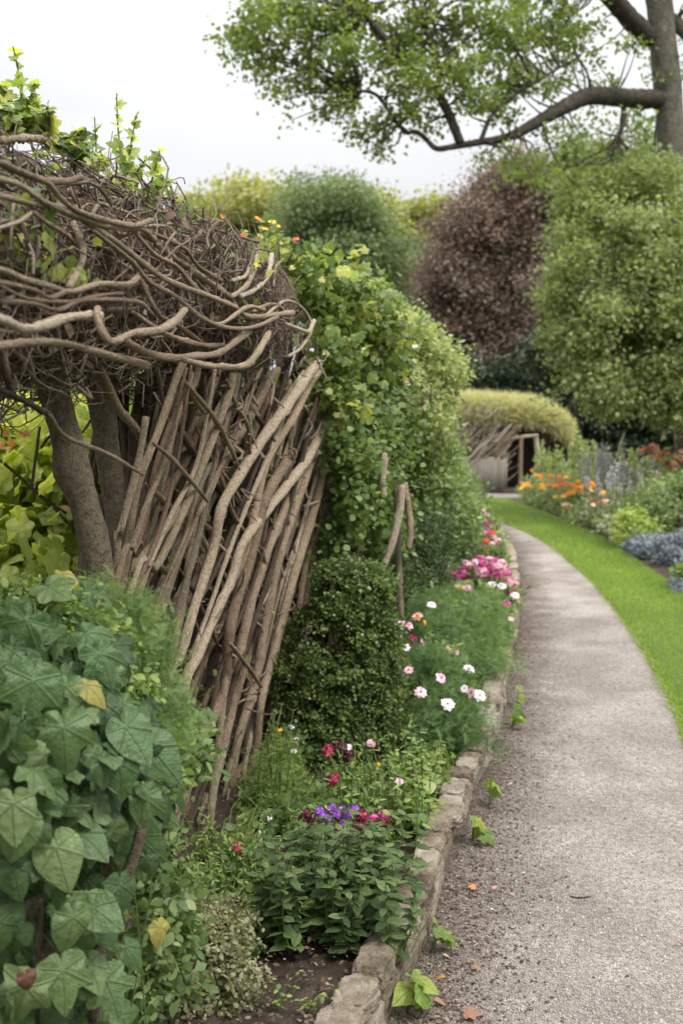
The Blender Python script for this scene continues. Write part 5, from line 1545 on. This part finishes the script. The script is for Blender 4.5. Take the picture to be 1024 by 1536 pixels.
for k in range(95):                                         # slanting sticks of the front wall
    u_ = R.uniform(0, 1)
    x0 = 1.7 + 2.45 * u_
    z0 = R.uniform(.05, .9) if x0 < 3.9 else R.uniform(.95, 1.4)
    L = R.uniform(.8, 1.6)
    z1 = min(z0 + L * R.uniform(.5, .85), 1.98 - .05 * x0)
    x1 = min(x0 + (z1 - z0) * R.uniform(.6, 1.1), 4.95)
    yy = SYF - .12 + R.normal(0, .05)
    mb = MB()
    tube(mb, [(x0, yy - .05, z0), ((x0 + x1) / 2 + R.normal(0, .05), yy + R.normal(0, .04), (z0 + z1) / 2 + R.normal(0, .06)), (x1, yy, z1)], [.018, .015, .010], 6, n=12, wob=.12)
    mb.build("pole", DRYSTICK if k % 3 else BARK, sh)
mb = MB()
for k in range(500):
    x0, z0 = R.uniform(1.6, 4.1), R.uniform(.0, 1.9)
    p0 = np.array([x0, SYF + .10 + R.normal(0, .04), z0])
    d = unit(np.array([R.normal(.6, .4), R.normal(0, .1), R.normal(.8, .4)]))
    tube(mb, [p0, p0 + d * R.uniform(.3, .8)], [.014, .008], 4, n=3)
kind(mb.build("wattle_fill", DRYSTICK, sh), 'stuff')
mb = MB()
for k in range(17):                                         # low upright boards left of the door
    x0 = 2.85 + k * .088
    hh = R.uniform(.86, .94)
    b_ = mb.n
    c8 = [(x0 + a_ * .042, SYF - .22 + b2 * .014 + R.normal(0, .004), c2 * hh) for a_ in (-1, 1) for b2 in (-1, 1) for c2 in (0, 1)]
    mb.add(c8, [(0, 1, 3, 2), (4, 6, 7, 5), (0, 4, 5, 1), (2, 3, 7, 6), (1, 5, 7, 3), (0, 2, 6, 4)], R.random())
mb.build("board_panel", bark_mat("grey_board", (.30, .27, .235), (.42, .385, .34), moss=.15, scale=.4), sh, smooth=False)
mb = MB()
tube(mb, [P(780, 738, 27.95), P(780, 700, 27.95), P(781, 655, 27.95)], .055, 9, n=20, wob=.06)
mb.build("post", bark_mat("door_post", (.30, .22, .16), (.38, .29, .21), moss=0), sh)
mb = MB()
tube(mb, [P(757, 660, 27.98), P(785, 655, 27.98), P(806, 653, 27.98)], .045, 8, n=18, wob=.08)
mb.build("lintel", DRYSTICK, sh)
mb = MB()
tube(mb, [P(806, 738, 28.2), P(806, 690, 28.2), P(803, 652, 28.2)], .07, 9, n=18, wob=.1)
mb.build("post", DRYSTICK, sh)
mb = MB()
mb.add([(2.8, 27.72, -.02), (5.2, 27.72, -.02), (5.2, 27.95, -.02), (2.8, 27.95, -.02), (2.8, 27.72, .1), (5.2, 27.72, .1), (5.2, 27.95, .1), (2.8, 27.95, .1)], [(4, 5, 6, 7), (0, 1, 5, 4), (1, 2, 6, 5), (3, 0, 4, 7), (2, 3, 7, 6)], .4)
mb.build("sill_log", BARK_DARK, sh)

# ------------------------------------------------------------------ trees
def tree(name, label, ells, n, k, cl, size, mat, base, r, bark=BARK_TREE, crown="crown", limbs=16, cat="tree", tmpl=QUADR, group=None, shell=.7, up=.6, top=None, rs=.45):
    base = np.array(base, float)
    o = thing(name, label, cat, base, group)
    ells0, big = ells, []
    for c_, r_ in ells0:                                     # each mass breaks into smaller billows with hollows between
        big.append((c_ - np.array([0, 0, .1]) * r_, r_ * .48))
        for q_ in unit(rdir(15) + np.array([0, -.25, .15])):
            big.append((c_ + q_ * r_ * R.uniform(.55, 1.08), r_ * R.uniform(.14, .40) * np.array([1.35, 1.2, .55])))
        for q_ in rdir(9):                                   # loose sprays breaking the outline
            big.append((c_ + q_ * r_ * R.uniform(1.0, 1.22), r_ * R.uniform(.08, .17) * np.array([1.2, 1.2, .8])))
    mb, cc = foliage(big, n, k, cl, size, tmpl, up, (0, 0, -.3), shell, rs)
    mb.build(crown, mat, o)
    ct = np.mean([e[0] for e in ells0], 0)
    tm = MB()
    tp = top if top is not None else base * .4 + ct * .6 + np.array([0, 0, .5])
    tp = np.array([base[0] * .5 + ct[0] * .5, base[1] * .5 + ct[1] * .5, ct[2]])
    c = tube(tm, [base - [0, 0, .2], base * .6 + tp * .4 + R.normal(0, .1, 3) * r, tp], [r * 1.25, r, r * .4], 10, n=20, wob=.05)
    for q_ in R.permutation(len(cc))[:limbs]:
        s_ = c[int(R.uniform(8, 19))]
        t_ = cc[q_]
        tube(tm, [s_, (s_ + t_) / 2 + np.array([0, 0, .06 * np.linalg.norm(t_ - s_)]), t_], [r * .3, r * .18, r * .05], 5, n=8)
    tm.build("trunk", bark, o)
    return o


T_BEECH = leaf_mat("copper_beech_leaf", [(.046, .042, .028), (.090, .078, .052), (.138, .100, .076), (.205, .155, .12)], trans=.2, rough=.5, tint=(1.1, .9, .8))
T_GREEN = leaf_mat("tree_leaf_green", [(.045, .075, .028), (.08, .125, .046), (.125, .175, .07)], trans=.25)
T_YELG = leaf_mat("tree_leaf_yellow_green", [(.085, .115, .03), (.16, .185, .045), (.25, .25, .07)], trans=.3)
T_OLIVE = leaf_mat("tree_leaf_olive", [(.078, .120, .038), (.130, .178, .060), (.20, .25, .095)], trans=.36)
T_DARK = leaf_mat("evergreen_leaf", [(.008, .018, .008), (.016, .032, .012), (.03, .05, .02)], trans=.1)
T_OVER = leaf_mat("overhanging_leaf", [(.050, .090, .020), (.092, .145, .032), (.15, .205, .055)], trans=.44, tint=(1.4, 1.4, .6))

tree("copper_beech", "purple brown copper beech with domed crown behind the shelter", [ell(745, 420, 40, 80, 130, 3.0), ell(775, 310, 40, 52, 62, 2.5), ell(700, 470, 40, 55, 90, 2.5), ell(800, 450, 41, 60, 110, 2.5), ell(690, 390, 40, 42, 60, 2), ell(745, 540, 40, 85, 60, 2.6), ell(715, 350, 40, 35, 40, 2), ell(840, 380, 41.5, 50, 80, 2.5), ell(670, 520, 40, 40, 70, 2), ell(830, 530, 40.5, 60, 70, 2.5), ell(735, 290, 40, 30, 30, 1.6), ell(655, 440, 40, 22, 50, 1.6), ell(795, 290, 40.5, 56, 46, 2), ell(845, 315, 41, 52, 60, 2), ell(735, 300, 40, 24, 26, 1.4), ell(668, 405, 40, 26, 34, 1.6), ell(755, 380, 40, 70, 70, 2.4), ell(695, 330, 40.5, 22, 30, 1.5)],
     130000, 1500, .42, .115, T_BEECH, (6.2, 40.5, -.05), .45, limbs=40, shell=.62)
tree("round_tree", "dense mid green round-topped tree behind the arbour", [ell(500, 352, 52, 72, 74, 3), ell(445, 395, 52, 40, 50, 2.5), ell(575, 400, 52.5, 45, 55, 2.5), ell(490, 300, 52, 44, 40, 2.5), ell(525, 310, 52, 40, 40, 2.5), ell(470, 380, 52, 50, 80, 3), ell(545, 400, 52, 55, 80, 3), ell(510, 460, 52, 80, 80, 3), ell(590, 440, 53, 45, 60, 2.5), ell(450, 320, 52, 32, 45, 2.5)],
     80000, 1000, .46, .16, T_GREEN, (-.3, 52.5, -.05), .5, limbs=30)
tree("yellowing_tree", "pale yellow green tree low on the skyline left of the round tree", [ell(350, 320, 62, 55, 42, 3), ell(310, 330, 62, 30, 32, 2.5), ell(400, 320, 62, 38, 38, 3), ell(350, 400, 62, 90, 70, 3), ell(250, 380, 63, 60, 60, 3)], 18000, 320, .55, .28, T_YELG, (-6.0, 62.5, -.05), .45, limbs=24)
tree("yellowing_tree", "pale yellow green tree between the round tree and copper beech", [ell(610, 345, 62, 55, 50, 3), ell(650, 360, 62, 45, 55, 3), ell(600, 420, 61, 50, 60, 3), ell(640, 440, 61, 50, 70, 3), ell(580, 320, 62, 22, 28, 2)], 20000, 320, .55, .28, T_YELG, (4.5, 62.5, -.05), .45, limbs=24)
tree("olive_canopy_tree", "wide olive green tree with drooping canopy over the right border", [ell(915, 370, 18.6, 70, 60, 1.2), ell(990, 400, 18.4, 90, 90, 1.3), ell(893, 450, 18.2, 62, 60, 1.2), ell(960, 500, 18.2, 80, 65, 1.2), ell(1040, 500, 18.2, 90, 80, 1.3), ell(880, 520, 17.9, 45, 40, .8), ell(1060, 380, 18.6, 90, 100, 1.3), ell(1000, 560, 17.8, 50, 30, .8), ell(842, 430, 18.0, 22, 44, .6), ell(865, 575, 17.8, 20, 28, .4), ell(930, 300, 19, 50, 40, 1.0), ell(930, 570, 17.7, 60, 34, .8), ell(1060, 590, 17.8, 60, 40, .8), ell(838, 505, 17.9, 20, 34, .5), ell(975, 590, 17.6, 40, 22, .6), ell(960, 430, 17.9, 60, 44, .9), ell(862, 390, 18.1, 34, 34, .7), ell(890, 325, 18.6, 46, 28, .8), ell(838, 350, 18.2, 24, 14, .4), ell(830, 590, 17.9, 12, 18, .3), ell(920, 608, 17.6, 24, 18, .4), ell(1005, 615, 17.6, 30, 18, .4), ell(950, 270, 19, 50, 30, .9), ell(1010, 300, 18.8, 50, 50, 1.0), ell(880, 285, 19, 36, 24, .7), ell(1150, 440, 18.6, 110, 130, 1.4)],
     80000, 1100, .17, .075, T_OLIVE, (6.6, 19.6, 0), .2, limbs=50, shell=.6)
tree("shaded_tree", "shadowy green tree crown just behind the overhanging trunk", [ell(885, 275, 24, 45, 45, 1.5), ell(925, 270, 24, 60, 60, 1.5), ell(970, 270, 24, 55, 60, 1.5), ell(850, 240, 24, 22, 20, .8), ell(920, 330, 24, 60, 40, 1.5)], 15000, 260, .22, .11, T_GREEN, (8.9, 25.5, 0), .2, limbs=24)
for i_, (x, y, Y, rx, rz, lab_) in enumerate(((720, 610, 36, 60, 75, "black green evergreen right behind the shelter roof"), (840, 590, 35, 75, 100, "black green evergreen under the olive tree's left edge"), (940, 600, 34, 75, 100, "black green evergreen behind the bent stalk"), (1040, 590, 34, 80, 110, "black green evergreen behind the right border flowers"), (640, 600, 37, 60, 80, "black green evergreen behind the light shrub"), (1160, 590, 35, 90, 120, "black green evergreen beyond the right picture edge"), (540, 590, 40, 70, 90, "black green evergreen hidden behind the arbour vines"))):
    tree("evergreen", lab_, [ell(x, y, Y, rx, rz, 1.5), ell(x + 20, y + 40, Y, rx, rz * .6, 1.5)], 15000, 300, .28, .13, T_DARK, (P(x, y, Y)[0], Y, -.05), .2, limbs=8, group="evergreens behind the shelter")
for i_, (x, Y) in enumerate(((-24, 58), (-17, 52), (-11, 46), (24, 52), (32, 58))):
    tree("garden_tree", ["garden tree far left behind the hedge", "garden tree left behind the hedge", "garden tree nearest behind the left hedge", "garden tree far right behind the evergreens", "garden tree farthest right behind the evergreens"][i_],
         [(np.array([x, Y, 5.0]), np.array([3.6, 3, 3.4])), (np.array([x + 1, Y, 7.0 if i_ > 2 else 6.0]), np.array([2.4, 2.2, 2.2]))], 5000, 160, .5, .34, T_GREEN, (x, Y, -.05), .35, limbs=10)

# the big tree whose limb reaches over the path
ov = thing("overhanging_tree", "tall tree at upper right with a long bent limb reaching over the path", "tree", (7.05, 20.2, 0))
YT = 20.0


def limb(pts, r, name="limb", sides=9, wob=.07):
    q_ = [P(x, y, Y) for x, y, Y in pts]
    mb = MB()
    c = tube(mb, q_, [a_ * p_[1] / FPX for a_, p_ in zip(r, q_)], sides, n=10 * len(pts), wob=wob)
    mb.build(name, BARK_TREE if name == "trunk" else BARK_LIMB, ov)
    return c


limb([(1085, 830, 20.2), (1062, 640, 20.1), (1035, 440, YT), (1014, 300, YT), (1003, 160, YT), (992, 40, YT), (978, -120, YT), (985, -330, YT)], [40, 29, 25, 23, 21, 19, 17, 12], "trunk", 14, .04)
cs = [limb([(1000, 150, YT), (940, 147, 19.6), (885, 144, 19.2), (850, 158, 18.9), (800, 186, 18.6), (760, 206, 18.3), (715, 214, 18.1), (680, 220, 18.0), (655, 223, 17.9), (640, 210, 17.8), (625, 198, 17.8), (610, 200, 17.7)], [14, 14, 14, 14, 12.5, 10.5, 9, 7, 5.5, 5, 4, 3]),
      limb([(690, 214, 18.0), (672, 170, 17.9), (655, 140, 17.8), (625, 110, 17.7), (600, 80, 17.6), (570, 50, 17.5), (540, 10, 17.5)], [6.5, 7, 7, 6, 6, 5, 4]),
      limb([(612, 200, 17.7), (595, 185, 17.7), (575, 155, 17.6), (560, 140, 17.6), (530, 135, 17.5)], [3.5, 3, 3, 2.5, 2]),
      limb([(652, 138, 17.8), (660, 105, 17.8), (648, 70, 17.8), (630, 30, 17.8)], [4, 3.5, 3, 2]),
      limb([(975, 60, YT), (945, 30, 19.7), (915, -5, 19.4), (860, -60, 19), (760, -110, 18.4), (620, -130, 18)], [14, 14, 13, 11, 9, 6]),
      limb([(990, 20, YT), (1015, 35, 20), (1040, 60, 19.8), (1100, 60, 19.5)], [10, 9, 8, 6]),
      limb([(935, 152, 19.6), (934, 180, 19.5), (928, 205, 19.4), (918, 220, 19.4)], [4.5, 4, 3, 2]),
      limb([(985, -60, YT), (900, -160, 20), (780, -220, 20), (640, -260, 20)], [12, 10, 8, 5]),
      limb([(720, 212, 18.1), (740, 170, 18.1), (790, 130, 18.2), (850, 95, 18.4)], [3.5, 3, 2.5, 2])]
allc = np.vstack(cs)
OV = [(640, 55, 80, 60, 9), (560, 45, 70, 55, 9), (725, 40, 75, 55, 10), (800, 35, 65, 50, 8), (470, 40, 60, 50, 8), (400, 40, 55, 45, 8), (365, 70, 26, 36, 3), (400, 95, 36, 22, 2.5), (600, 120, 55, 40, 5), (690, 115, 55, 45, 6), (770, 110, 55, 45, 6), (520, 95, 45, 40, 4), (515, 150, 38, 22, 2.2),
      (560, 190, 42, 20, 2.2), (610, 165, 40, 24, 2.2), (455, 110, 34, 24, 2.2), (430, 150, 16, 18, .8), (640, 185, 30, 20, 1.2), (735, 165, 45, 28, 2.4), (835, 95, 40, 45, 3), (870, 60, 40, 40, 3), (920, 90, 36, 45, 1.6), (885, 190, 36, 30, .9), (840, 215, 46, 20, 1.6), (745, 240, 50, 16, 1.0), (800, 255, 45, 22, 2.2), (945, 190, 40, 40, .9), (1010, 100, 30, 60, 2), (560, 215, 30, 12, .6), (480, 170, 30, 10, .4),
      (420, -50, 90, 60, 8), (560, -60, 100, 60, 9), (700, -60, 100, 60, 9), (850, -60, 90, 60, 8), (980, -90, 90, 70, 6), (700, -190, 220, 80, 14), (950, -230, 160, 90, 10), (1100, 0, 70, 80, 5), (1005, 230, 36, 46, 2.2), (950, 262, 45, 36, 2.4), (895, 275, 50, 30, 2.2), (1020, 300, 30, 40, 1.6), (880, 300, 30, 24, 1.2)]
lm_, tw = MB(), MB()
for x, y, rx, rz, wgt in OV:
    Y = float(np.interp(x, [350, 650, 1000], [17.2, 17.8, 20])) + R.normal(0, .3)
    e = ell(x, y, Y, rx, rz, .9)
    n = int(wgt * 165)
    kk = max(5, int(wgt * 4.2))
    cc = e[0] + rdir(kk) * e[1] * (R.random((kk, 1)) ** .5)
    ci = R.integers(0, kk, n)
    pos = cc[ci] + R.normal(size=(n, 3)) * np.array([.15, .15, .09]) * R.uniform(.6, 1.3, kk)[ci][:, None]
    put(lm_, pos, rdir(n) * .7 + [0, 0, .8], rdir(n) + [0, 0, -.4], R.uniform(.045, .11, n), QUADR, np.clip(R.random(kk)[ci] * .6 + R.random(n) * .4, 0, 1))
    for q_ in cc[:max(4, kk // 2)]:
        s_ = allc[np.argmin(np.linalg.norm(allc - q_, axis=1) + R.uniform(0, .4, len(allc)))]
        if np.linalg.norm(s_ - q_) > 1.9:
            continue
        m_ = (s_ + q_) / 2 + R.normal(0, .12, 3)
        tube(tw, [s_, m_, q_], [.022, .014, .006], 5, n=8)
lm_.build("crown", T_OVER, ov)
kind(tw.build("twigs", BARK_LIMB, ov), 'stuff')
